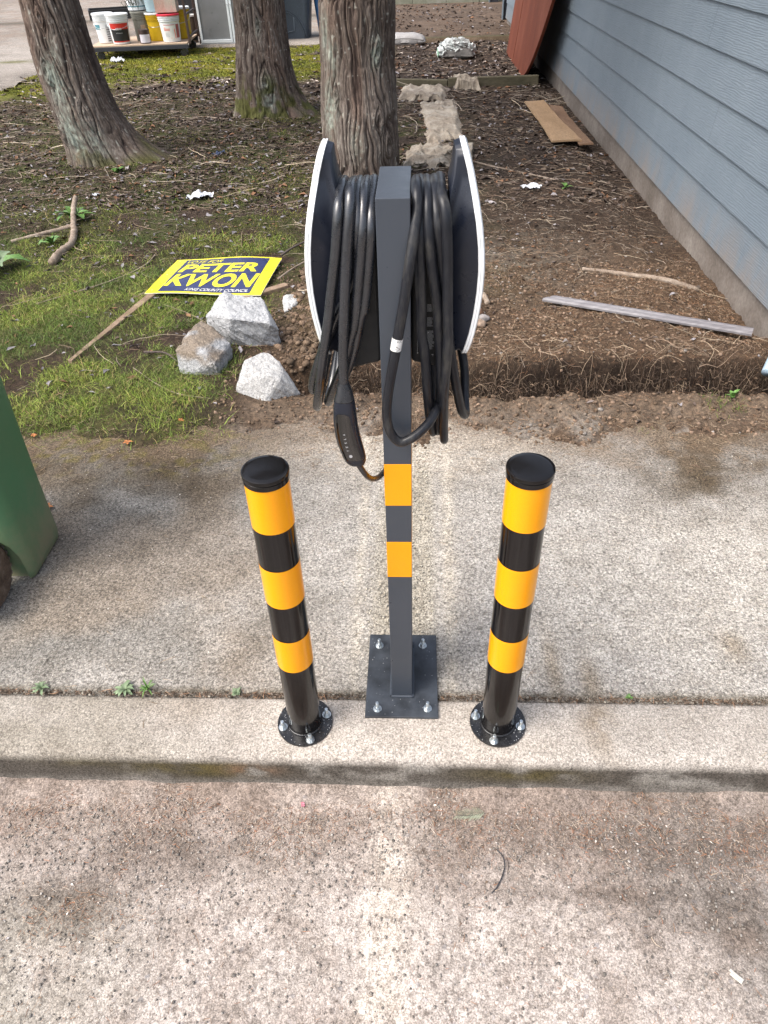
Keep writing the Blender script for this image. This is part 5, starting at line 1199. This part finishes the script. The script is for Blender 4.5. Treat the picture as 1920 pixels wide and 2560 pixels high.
# dark tray and dark tub behind
dt = thing('tray', 'black plastic tray lying on the drive behind the buckets', 'tray', (-7.35, 21.2, .075), .35)
box('tray_floor', (0, 0, .015), (1.5, .7, .02), M_shellm, dt, .004)
for c_c, s_s in (((0, -.35, .10), (1.52, .03, .2)), ((0, .35, .10), (1.52, .03, .2)), ((-.75, 0, .10), (.03, .67, .2)), ((.75, 0, .10), (.03, .67, .2))): box('tray_side', c_c, s_s, M_shellm, dt, .006)
tb = thing('dark_tub', 'black storage tub behind the cart uprights', 'tub', (-4.62, 17.6, .055))
smooth_by_angle(link('tub_body', stack('tub_body', [(rrect(-.8, .5, 0, .7, .07), 0), (rrect(-.86, .56, -.03, .74, .08), .66)], M_pk, tb), M_pk, tb), 50); box('lid', (-.15, .35, .70), (1.48, .86, .07), M_slate, tb, .02)

# ================================================================== LITTER, GRASS, STONES
def ribbon_twigs(name, n_, xr_, yr, hf, lr, rr, cols, kind='stuff', m=M_debris, accept=None, curl=.35, seg=4, lift=.004, tri=True, par=None):
    """many thin bent three sided sticks in one mesh"""
    x = rng.uniform(*xr_, n_); y = rng.uniform(*yr, n_)
    if accept is not None: k = accept(x, y) > rng.random(n_); x, y = x[k], y[k]; n_ = len(x)
    L_ = rng.uniform(*lr, n_) * rng.uniform(.4, 1, n_); a_ = rng.uniform(0, 2 * PI, n_); R_ = rng.uniform(*rr, n_); cu = rng.normal(0, curl, n_) / seg
    tilt = np.abs(rng.normal(0, .08, n_)); px, py = x.copy(), y.copy(); P = []
    hgt = lift * rng.uniform(.2, 2.5, n_)
    for s_ in range(seg + 1):
        P.append(np.stack([px, py, hf(px, py) + hgt + tilt * L_ * s_ / seg * (1 - .5 * s_ / seg)], 1)); px = px + np.cos(a_) * L_ / seg; py = py + np.sin(a_) * L_ / seg; a_ = a_ + cu + rng.normal(0, .12, n_)
    P = np.stack(P, 1); D = P[:, -1] - P[:, 0]; D /= np.linalg.norm(D, axis=1)[:, None] + 1e-9; N_ = np.stack([-D[:, 1], D[:, 0], D[:, 2] * 0], 1)
    V_ = []
    for s_ in range(seg + 1):
        r_ = R_ * (1 - .45 * s_ / seg)
        V_.append(np.stack([P[:, s_] + N_ * r_[:, None], P[:, s_] - N_ * r_[:, None], P[:, s_] + np.array([0, 0, 1]) * r_[:, None] * 1.5], 1))
    V_ = np.stack(V_, 1); v = V_.reshape(-1, 3); k = 3 * (seg + 1); base = np.arange(n_)[:, None] * k; f = []
    for s_ in range(seg):
        for e_ in ((1, 2), (2, 0)):
            f.append(np.concatenate([base + s_ * 3 + e_[0], base + s_ * 3 + e_[1], base + (s_ + 1) * 3 + e_[1], base + (s_ + 1) * 3 + e_[0]], 1))
    f = np.concatenate(f); cc = np.array(cols)[rng.integers(0, len(cols), n_)] * rng.uniform(.6, 1.35, (n_, 1)); cc = np.repeat(cc, k, 0)
    o_ = link(name, npmesh(name, v, f, cc), m, par); return tag(o_, kind=kind)
def leaf_litter(name, n_, xr_, yr, hf, sr, cols, accept=None, m=M_debris, lift=.006):
    x = rng.uniform(*xr_, n_); y = rng.uniform(*yr, n_)
    if accept is not None: k = accept(x, y) > rng.random(n_); x, y = x[k], y[k]; n_ = len(x)
    s_ = rng.uniform(*sr, n_); a_ = rng.uniform(0, 2 * PI, n_); c1, s1 = np.cos(a_), np.sin(a_)
    tmpl = np.array([(-1, 0, 0), (-.45, .5, .35), (.3, .45, .30), (1, .05, .1), (.35, -.5, .35), (-.4, -.42, .25), (0, 0, -.05)])
    T = tmpl[None] * rng.uniform(.6, 1.25, (n_, 7, 3)); T[..., 2] += rng.normal(0, .16, (n_, 7)); T *= s_[:, None, None]; T[..., 1] *= rng.uniform(.4, 1, n_)[:, None]
    X = x[:, None] + T[..., 0] * c1[:, None] - T[..., 1] * s1[:, None]; Y = y[:, None] + T[..., 0] * s1[:, None] + T[..., 1] * c1[:, None]
    Z = hf(x, y)[:, None] + lift + np.clip(T[..., 2], -.002, 9)
    v = np.stack([X, Y, Z], 2).reshape(-1, 3); b = np.arange(n_)[:, None] * 7
    f = np.concatenate([np.concatenate([b + p, b + q2, b + 6], 1) for p, q2 in ((0, 1), (1, 2), (2, 3), (3, 4), (4, 5), (5, 0))])
    cc = np.repeat(np.array(cols)[rng.integers(0, len(cols), n_)] * rng.uniform(.6, 1.35, (n_, 1)), 7, 0)
    return tag(link(name, npmesh(name, v, f, cc), m), kind='stuff')
ico = bmesh.new(); bmesh.ops.create_icosphere(ico, subdivisions=1, radius=1); IV = np.array([v_.co[:] for v_ in ico.verts]); IF = np.array([[v_.index for v_ in f_2.verts] for f_2 in ico.faces]); ico.free()
def stones(name, n_, xr_, yr, hf, sr, cols, accept=None, m=M_debris, sink=.3, flat=.6, power=2.5):
    x = rng.uniform(*xr_, n_); y = rng.uniform(*yr, n_)
    if accept is not None: k = accept(x, y) > rng.random(n_); x, y = x[k], y[k]; n_ = len(x)
    s_ = sr[0] + (sr[1] - sr[0]) * rng.random(n_) ** power; V_ = IV[None] * rng.uniform(.72, 1.25, (n_, len(IV), 1)) * s_[:, None, None]; V_[..., 0] *= rng.uniform(.7, 1.3, n_)[:, None]; V_[..., 2] *= flat
    a_ = rng.uniform(0, 6.28, n_); X = V_[..., 0] * np.cos(a_)[:, None] - V_[..., 1] * np.sin(a_)[:, None]; Y = V_[..., 0] * np.sin(a_)[:, None] + V_[..., 1] * np.cos(a_)[:, None]
    v = np.stack([X + x[:, None], Y + y[:, None], V_[..., 2] + hf(x, y)[:, None] + (s_ * (flat - sink))[:, None]], 2).reshape(-1, 3)
    f = (IF[None] + (np.arange(n_) * len(IV))[:, None, None]).reshape(-1, 3); cc = np.repeat(np.array(cols)[rng.integers(0, len(cols), n_)] * rng.uniform(.6, 1.35, (n_, 1)), len(IV), 0)
    return tag(link(name, npmesh(name, v, f, cc), m), kind='stuff')
def grass(name, n_, xr_, yr, hf, hr, wr, acc, cols, lean_=.9):
    x = rng.uniform(*xr_, n_); y = rng.uniform(*yr, n_); k = acc(x, y) > rng.random(n_); x, y = x[k], y[k]; n_ = len(x)
    h = rng.uniform(*hr, n_); w = rng.uniform(*wr, n_); a_ = rng.uniform(0, 2 * PI, n_); ln = np.abs(rng.normal(0, lean_, n_)) * h; fa = rng.uniform(0, PI, n_)
    d = np.stack([np.cos(a_), np.sin(a_), 0 * a_], 1); s_ = np.stack([np.cos(fa), np.sin(fa), 0 * a_], 1) * w[:, None]; B = np.stack([x, y, hf(x, y) - .004], 1); up_ = np.array([0, 0, 1.])
    m1 = B + d * (ln * .35)[:, None] + up_ * (h * .6)[:, None]; t_ = B + d * ln[:, None] + up_ * (h * .95)[:, None]
    v = np.stack([B - s_, B + s_, m1 + s_ * .7, m1 - s_ * .7, t_], 1).reshape(-1, 3); b = np.arange(n_)[:, None] * 5
    cc = np.array(cols)[rng.integers(0, len(cols), n_)] * rng.uniform(.6, 1.4, (n_, 1)); pt = sm(fbm(x * 2.6, y * 2.6, 111, 4), .38, .62); cc = cc * (.55 + .5 * pt)[:, None] * np.stack([1 + .22 * pt, 1 + 0 * pt, 1 - .1 * pt], 1); cc = np.repeat(cc, 5, 0)
    return tag(link(name, npmesh(name, v, [np.concatenate([b, b + 1, b + 2, b + 3], 1), np.concatenate([b + 3, b + 2, b + 4], 1)], cc), M_grass), kind='stuff')
GC = [(.24, .33, .08), (.13, .24, .035), (.18, .30, .05), (.22, .31, .06), (.09, .16, .03), (.17, .28, .05), (.30, .27, .13)]
gacc = lambda x, y: masks(x, y)[0] * (.25 + .95 * sm(fbm(x * 5, y * 5, 113, 3), .34, .6))
GR = lambda lo, hi: (lambda x, y: masks(x, y)[0] * ((y > lo) & (y < hi)))
TW = [(.13, .088, .062), (.08, .053, .037), (.18, .135, .098), (.30, .25, .20), (.04, .03, .023), (.06, .042, .03), (.10, .066, .045)]
LF = [(.12, .088, .072), (.16, .13, .115), (.07, .05, .04), (.30, .28, .29), (.19, .10, .055), (.10, .075, .06), (.08, .06, .05), (.12, .09, .07), (.16, .12, .09)]
rh = lambda x, y: x * 0 + ROADZ
wh_ = lambda x, y: x * 0 + .0005
grass('grass', 165000, (-3.4, -.7), (2.45, 5.2), yard_h, (.012, .038), (.0008, .0017), gacc, GC, 1.6)
grass('short_moss', 100000, (-5.5, -.6), (4.8, 11), yard_h, (.008, .025), (.0015, .004), lambda x, y: .95 * sm(fbm(x * 1.6, y * 1.6, 117, 5), .42, .58), [(.11, .14, .03), (.16, .18, .04), (.08, .10, .025)], .8)
grass('grass', 26000, (-5, -.7), (5.0, 8.5), yard_h, (.015, .045), (.001, .0025), gacc, GC, 1.4)
grass('grass', 1600, (.9, 1.75), (2.6, 2.95), yard_h, (.01, .035), (.0007, .0014), lambda x, y: sm(vn(x * 5, y * 5, 4), .5, .7), GC[1:] + [(.2, .17, .08)])
grass('moss', 60000, (-7, -.7), (11, 15.6), yard_h, (.012, .03), (.004, .009), lambda x, y: masks(x, y)[1], [(.20, .22, .03), (.26, .28, .04), (.15, .17, .03)], .6)
# yard debris by distance band
notwall = lambda x, y: (x < 1.80) * 1.0
dense = lambda x, y: (x < 1.80) * (1 - .75 * masks(x, y)[0]) * (.25 + .75 * sm(y + (vn(x * 2, y * 2, 5) - .5), 4.3, 5.2)) * (.35 + .9 * vn(x * 3, y * 3, 8))
ribbon_twigs('twigs', 26000, (-3.4, 1.8), (2.9, 6), yard_h, (.02, .11), (.0006, .0016), TW, accept=dense)
ribbon_twigs('twigs', 26000, (-6, 1.8), (5.8, 10.5), yard_h, (.04, .2), (.0012, .003), TW, accept=lambda x, y: (x < 1.8) * (.35 + .8 * vn(x * 2, y * 2, 18)))
ribbon_twigs('twigs', 9000, (-7.5, 1.8), (10, 15.3), yard_h, (.06, .28), (.002, .004), TW, accept=lambda x, y: (x < 1.8) * (1 - .8 * masks(x, y)[1]) * (.3 + .7 * vn(x, y, 3)))
ribbon_twigs('long_twigs', 150, (-3.6, 1.7), (3.0, 6.5), yard_h, (.15, .45), (.0010, .0024), [(.30, .24, .17), (.40, .33, .25), (.22, .16, .11)], curl=1.1, seg=8, lift=.008)
ribbon_twigs('long_twigs', 200, (-6, 1.7), (6.3, 12), yard_h, (.25, .8), (.002, .0045), [(.34, .28, .2), (.42, .36, .28), (.2, .15, .1)], curl=1.2, seg=8, lift=.012)
ribbon_twigs('needles', 30000, (-.6, 1.8), (2.6, 5.2), yard_h, (.015, .05), (.0004, .0008), [(.24, .13, .07), (.17, .10, .06), (.32, .24, .16)], accept=lambda x, y: .25 + .75 * sm(y, 3.1, 3.6) * sm(vn(x * 2.5, y * 2.5, 6), .3, .7) + .5 * np.exp(-((y - 3.2) / .15) ** 2), seg=2)
leaf_litter('leaf_litter', 2600, (-3.4, 1.75), (2.7, 6), yard_h, (.008, .024), LF, accept=lambda x, y: dense(x, y) + .22)
leaf_litter('curled_leaves', 520, (-3.5, -.75), (3.0, 7.5), yard_h, (.014, .034), [(.19, .175, .185), (.24, .225, .235), (.14, .125, .13), (.20, .11, .06)], lift=.014)
leaf_litter('leaf_litter', 9000, (-6, 1.8), (5.8, 10.5), yard_h, (.015, .042), LF, accept=lambda x, y: (x < 1.8) * (.3 + .8 * vn(x * 2, y * 2, 28)))
leaf_litter('leaf_litter', 6000, (-7, 1.8), (10.4, 15.3), yard_h, (.02, .06), LF + [(.45, .38, .33)], accept=lambda x, y: (x < 1.8) * (1 - .85 * masks(x, y)[1]) * (.4 + .7 * vn(x * 1.5, y * 1.5, 38)))
leaf_litter('leaf_litter', 500, (-.8, 1.9), (15.6, 22), lambda x, y: x * 0 + .08, (.02, .06), LF)
stones('soil_clods', 26000, (-.95, 1.8), (2.5, 4.6), yard_h, (.0012, .011), [(.17, .118, .08), (.13, .09, .06), (.22, .155, .11)], m=M_rocky, flat=.8, power=5, sink=.5, accept=lambda x, y: 1 - .85 * np.exp(-((y - 3.14) / .15) ** 4) * (x > -.5))
stones('soil_clods', 1300, (-.74, -.3), (3.2, 4.5), yard_h, (.004, .026), [(.17, .118, .08), (.14, .1, .068)], m=M_rocky, flat=.7, power=4, sink=.45)
stones('gravel', 2600, (-.4, 1.7), (2.5, 5.6), yard_h, (.002, .012), [(.27, .24, .21), (.33, .30, .27), (.20, .165, .13)], m=M_rocky, accept=lambda x, y: .12 * (np.abs(y - 3.14) > .16) + .75 * bump2(x, y, .5, 4.6, .5, .8))
stones('gravel', 1500, (-.17, .06), (1.47, 2.5), wh_, (.0012, .0042), [(.42, .38, .30), (.30, .28, .24), (.50, .46, .38)], m=M_rocky)
rt_h = lambda x, y: np.where(y > 3.22, -.03, yard_h(x, y)) + .02
ribbon_twigs('trench_roots', 2600, (-.55, 1.8), (3.02, 3.36), lambda x, y: np.maximum(-.14 + (y - 3.06) * .5, -.12) + rng.uniform(0, .03, x.shape), (.02, .10), (.0005, .0013), [(.11, .075, .05), (.07, .047, .032), (.22, .16, .11), (.035, .024, .018)], curl=.9, seg=4, lift=.004)
ribbon_twigs('trench_roots', 130, (-.5, 1.8), (3.15, 3.42), lambda x, y: yard_h(x, y) + .015, (.10, .26), (.0010, .0022), [(.24, .17, .12), (.34, .26, .18)], curl=1.0, seg=6, lift=.01)
# pavement and road scatter
stones('grit', 2600, (-2, 1.8), (1.26, 2.5), wh_, (.0006, .0026), [(.5, .47, .42), (.3, .27, .24), (.6, .56, .5)], m=M_rocky)
stones('grit', 15000, (-1.15, 1.05), (.36, 1.02), rh, (.0007, .0042), [(.26, .235, .21), (.20, .18, .16), (.33, .305, .275), (.24, .22, .195)], m=M_rocky, accept=lambda x, y: .3 + .9 * sm(y, .6, .95) + .6 * bump2(x, y, -.9, .57, .15, .06), power=3)
litr = lambda x, y: np.clip(.04 + .75 * sm(y + (vn(x * 6, y * 6, 3) - .5) * .2, .76, .95) + .9 * bump2(x, y, -.87, .69, .13, .07), 0, 1) * (.35 + .8 * vn(x * 7, y * 9, 11))
ribbon_twigs('needles', 34000, (-1.15, 1.05), (.4, 1.03), rh, (.007, .026), (.0003, .0007), [(.34, .15, .08), (.30, .16, .09), (.24, .17, .12), (.42, .33, .25), (.16, .10, .07), (.5, .42, .34)], accept=litr, seg=2, lift=.002)
ribbon_twigs('twigs', 650, (-1.1, 1.0), (.5, 1.02), rh, (.02, .055), (.0004, .0010), [(.30, .18, .11), (.22, .14, .09), (.42, .34, .26)], accept=litr, seg=4, lift=.003, curl=.7)
leaf_litter('leaf_fragments', 1500, (-1.1, 1.0), (.45, 1.02), rh, (.0015, .006), [(.45, .40, .36), (.28, .2, .14), (.55, .5, .45), (.35, .33, .33)], accept=litr, lift=.001)
ribbon_twigs('needles', 5500, (-2.3, 1.8), (2.05, 2.75), lambda x, y: np.maximum(yard_h(x, y), .001), (.01, .05), (.0004, .0009), [(.26, .18, .11), (.36, .28, .2), (.16, .10, .07)], accept=lambda x, y: sm(y, 2.2, 2.55), seg=3, lift=.003)
ribbon_twigs('needles', 160, (-1.6, 1.4), (1.05, 2.2), wh_, (.015, .05), (.0004, .0009), [(.26, .18, .11), (.36, .28, .2)], seg=4, lift=.002, curl=.8)
# debris packed in the joint between kerb and pavement
jh = lambda x, y: x * 0 - .005
ribbon_twigs('joint_debris', 4200, (-1.7, 1.7), (1.236, 1.256), jh, (.008, .035), (.0004, .001), TW + [(.34, .2, .12)], seg=2, lift=.003, accept=lambda x, y: (.25 + .9 * vn(x * 5, y * 0, 9)) * ((x < -.16) | (x > .08)))
stones('joint_soil', 3600, (-1.8, 1.8), (1.237, 1.252), jh, (.001, .005), [(.09, .07, .05), (.16, .12, .09), (.3, .27, .22)], m=M_rocky)

# ------------------------------------------------ single branches, stones, weeds
M_br = streaky('pale_branch_bark', (.16, .12, .09), (.28, .22, .17), (.40, .34, .28), .9, 25, (1, 1, 1), .5, 120)
def branch(name, label, pts, r0, r1, m=M_br, cat='branch', n_=9, lift=None):
    P = [(p[0], p[1], hz(p[0], p[1]) + (p[2] if len(p) > 2 else .0) + r0 * .8) for p in pts]
    return tag(tube(name, P, lambda s_: r0 + (r1 - r0) * s_, m, None, n_, 7, .10), label, cat)
branch('fallen_branch', 'mossy bent branch lying under the leafy weed', [(-2.46, 4.66), (-2.48, 4.85), (-2.47, 5.03), (-2.55, 5.3), (-2.60, 5.42), (-2.67, 5.65, .05), (-2.70, 5.8, .09)], .028, .02)
branch('fallen_branch', 'pale peeling branch on the brown soil above the grey moulding', [(1.05, 4.47), (1.2, 4.42), (1.36, 4.33), (1.5, 4.24), (1.70, 4.20)], .011, .020)
branch('fallen_branch', 'pale stick running left from the leafy weed', [(-2.98, 5.16), (-2.85, 5.25), (-2.70, 5.38), (-2.6, 5.45)], .012, .02)
branch('thin_branch', 'thin dark branch leaning out behind the yellow sign to the soil heap', [(-.90, 4.70, .03), (-.82, 4.82, .04), (-.68, 4.98, .05)], .008, .006, M_bark2)
branch('thin_branch', 'thin pale stick between the sign and the left charger', [(-.86, 4.28, .03), (-.78, 4.45, .03), (-.66, 4.66, .03)], .006, .004)
branch('thin_branch', 'long curved twig left of the yellow sign', [(-2.3, 4.0), (-2.0, 4.35), (-1.83, 4.62), (-1.80, 4.85)], .006, .004)
branch('thin_branch', 'long thin twig on the soil running towards the burlap', [(.45, 7.15), (.7, 6.9), (.95, 6.65), (1.2, 6.42)], .009, .005)
branch('thin_branch', 'curved pale twig between leaning and middle trunk', [(-2.7, 8.9), (-2.55, 9.3), (-2.2, 9.15), (-1.95, 9.35)], .008, .006)
branch('short_stick', 'short pale stick standing by pebbles right of the charger', [(.385, 4.14, .0), (.40, 4.03, .01), (.412, 3.93, .0)], .014, .016)
branch('thin_branch', 'curly twig on the grass in front of the concrete chunks', [(-1.45, 3.20), (-1.3, 3.06), (-1.15, 2.94), (-.98, 2.90)], .003, .002)
branch('thin_branch', 'dark root twig beside the brown stained chunk', [(-1.42, 3.32, .02), (-1.3, 3.30, .02), (-1.2, 3.22)], .006, .004, M_bark2)
for k, (x, y, s_, lb) in enumerate(((.33, 3.80, .045, 'rusty brown pebble, left of the cluster beside the charger'), (.375, 3.74, .030, 'grey round pebble in the cluster beside the charger'), (.35, 3.67, .034, 'tan flat pebble, nearest the trench in the cluster'), (.30, 3.66, .020, 'small pale pebble at the left foot of the cluster'), (1.135, 3.06, .045, 'round tan stone sitting in the trench'))):
    m2 = simple('pebble_%d' % k, [(.22, .12, .07), (.24, .22, .21), (.26, .19, .14), (.4, .38, .35), (.20, .155, .11)][k], .85, 0, .35, 40, .4, 150)
    o = blob('pebble', (x, y, hz(x, y) + s_ * .35), (s_, s_ * .85, s_ * .65), k + 20, m2, None, .35, 3); o.data.polygons.foreach_set('use_smooth', np.ones(len(o.data.polygons), bool)); tag(o, lb, 'pebble')
M_leafg = simple('weed_leaf', (.10, .20, .045), .5, 0, .35, 60, .3, 120); M_leafp = simple('dull_weed_leaf', (.16, .22, .12), .6, 0, .3, 60, .3, 120); M_leafo = simple('orange_dead_leaf', (.42, .16, .05), .7, 0, .3, 60)
def leaf_me(L_, W_, curl=.25, fold=.2, lobes=0):
    v = []; f = []; n_ = 9
    for j in range(n_):
        t = j / (n_ - 1); w = W_ * math.sin(PI * min(1, t * .92 + .06)) ** .7 * (1 + (lobes * .35 * math.sin(j * 2.4)))
        z = L_ * curl * math.sin(t * PI * .8) - L_ * .12 * t * t
        for i_, s_ in enumerate((-1, -.5, 0, .5, 1)): v.append((t * L_, s_ * w, z + abs(s_) * w * fold + random.uniform(-1, 1) * .03 * W_))
    for j in range(n_ - 1):
        for i_ in range(4): q2 = j * 5 + i_; f.append((q2, q2 + 1, q2 + 6, q2 + 5))
    return pymesh('leaf', v, f)
def weed(name, label, x, y, z, n_, L_, W_, m, cat='weed', lobes=0, tilt=.3):
    w = thing(name, label, cat, (x, y, z)); 
    for k in range(n_):
        o_ = link('leaf', leaf_me(L_ * random.uniform(.6, 1.1), W_ * random.uniform(.7, 1.1), random.uniform(.1, .35), .25, lobes), m if not isinstance(m, list) else random.choice(m), w, True)
        o_.rotation_euler = (random.uniform(-.2, .2), -random.uniform(.0, tilt * 2), k * 2 * PI / n_ + random.uniform(-.3, .3)); o_.location = (0, 0, .004)
    return w
weed('leafy_weed', 'bright green broad leafed weed beside the mossy branch', -2.66, 5.60, hz(-2.66, 5.6) + .01, 11, .17, .035, [M_leafg, M_leafg, M_leafp])
weed('leafy_weed', 'dull green lobed weed at the left edge of the grass', -2.80, 4.55, hz(-2.8, 4.55) + .01, 9, .22, .05, [M_leafp, M_leafg], lobes=1, tilt=.4)
weed('leafy_weed', 'small leafy weed left below the mossy branch', -2.62, 5.05, hz(-2.62, 5.05) + .01, 6, .10, .025, M_leafg)
weed('joint_weed', 'pale thistle seedling in the kerb joint at the far left', -1.125, 1.252, .002, 12, .030, .004, M_leafp, lobes=1)
weed('joint_weed', 'bright grassy tuft in the kerb joint', -.800, 1.252, .002, 16, .04, .0025, M_leafg, tilt=.7)
weed('joint_weed', 'flat silvery green weed in the kerb joint beside the bright tuft', -.87, 1.252, .001, 15, .036, .006, M_leafp, tilt=.15)
weed('joint_weed', 'low leafy weed in the kerb joint nearest the left bollard', -.53, 1.247, .001, 16, .018, .004, M_leafp, tilt=.2)
weed('joint_weed', 'tiny green seedling in the kerb joint right of the right bollard', .615, 1.246, .002, 6, .014, .004, M_leafg, tilt=.3)
weed('verge_weed', 'green weed at the pavement edge below the downspout', 1.44, 2.86, hz(1.44, 2.86), 8, .045, .010, M_leafg, tilt=.7)
weed('yard_weed', 'small bright weed below the leaning trunk', -2.75, 6.9, hz(-2.75, 6.9), 9, .09, .02, M_leafg, tilt=.7)
weed('yard_weed', 'tiny pale sprout on the bare soil right of the charger', 1.22, 6.2, hz(1.22, 6.2), 5, .06, .015, M_leafg, tilt=.6)
for x, y, z, s_, lb in ((-1.455, 2.107, .003, .024, 'orange dead leaf on the pavement beside the green bin'), (-1.276, 2.552, .006, .024, 'ragged orange leaf at the mossy pavement edge'), (-1.08, 2.72, .012, .016, 'small orange leaf at the grass edge'), (-1.72, 2.60, .012, .02, 'yellowish leaf by the green bin on the needles')):
    w = weed('dead_leaf', lb, x, y, z, 5, s_, s_ * .3, M_leafo, 'leaf', tilt=.1)
# conifer sprig on the road
def sprig(name, label, x, y, z, rz, L_, m, n_=26, hl=.018, parent=None):
    w = thing(name, label, 'sprig', (x, y, z), rz) if parent is None else parent
    st_ = tube('stem', [(0, 0, .002), (L_ * .5, .004, .004), (L_, 0, .003)], .0007 * L_ / .07, M_bark2, w, 6, 5); v = []; f = []
    for k in range(n_):
        t = k / n_; sgn_ = 1 if k % 2 else -1; b_ = Vector((t * L_, 0, .003)); l_ = hl * (1 - .4 * t) * random.uniform(.8, 1.1); d_ = Vector((.75, sgn_ * .75, random.uniform(0, .25))).normalized(); s2 = d_.orthogonal().normalized() * l_ * .028
        q2 = len(v); mid2 = b_ + d_ * l_ * .5; v += [b_ - s2, b_ + s2, mid2 + s2 * 1.6, mid2 - s2 * 1.6, b_ + d_ * l_]; f += [(q2, q2 + 1, q2 + 2, q2 + 3), (q2 + 3, q2 + 2, q2 + 4)]
    link('needle_spray', pymesh('needle_spray', v, f), m, w); return w
sprig('fir_sprig', 'pale green conifer sprig on the road below the right bollard', .188, .957, ROADZ + .006, PI + .1, .078, simple('pale_needles', (.42, .46, .33), .6, 0, .2, 60), 34, .034)
# drooping conifer tips hanging before the bucket cart
hg = thing('hanging_sprig', 'dark green cedar tips hanging down in front of the white buckets', 'sprig', (-3.42, 10.3, 0))
v = []; f = []
M_ced = simple('cedar_foliage', (.035, .06, .025), .6, 0, .4, 20)
tube('stem', [(.02, .1, 2.3), (.0, .02, 1.7), (0, 0, 1.22)], .006, M_bark2, hg, 6, 6)
for k in range(420):
    t = random.random(); b_ = Vector((random.gauss(0, .055), random.gauss(0, .05), 1.06 + .7 * t)); d_ = Vector((random.gauss(0, .45), random.gauss(0, .45), -1)).normalized(); l_ = random.uniform(.05, .12); s2 = d_.orthogonal().normalized() * .004
    q2 = len(v); v += [b_ - s2, b_ + s2, b_ + d_ * l_]; f.append((q2, q2 + 1, q2 + 2))
link('needle_spray', pymesh('needle_spray', v, f), M_ced, hg)
print('objects', len(bpy.data.objects), 'tris', sum(len(o_.data.loops) - 2 * len(o_.data.polygons) for o_ in bpy.data.objects if o_.type == 'MESH'))
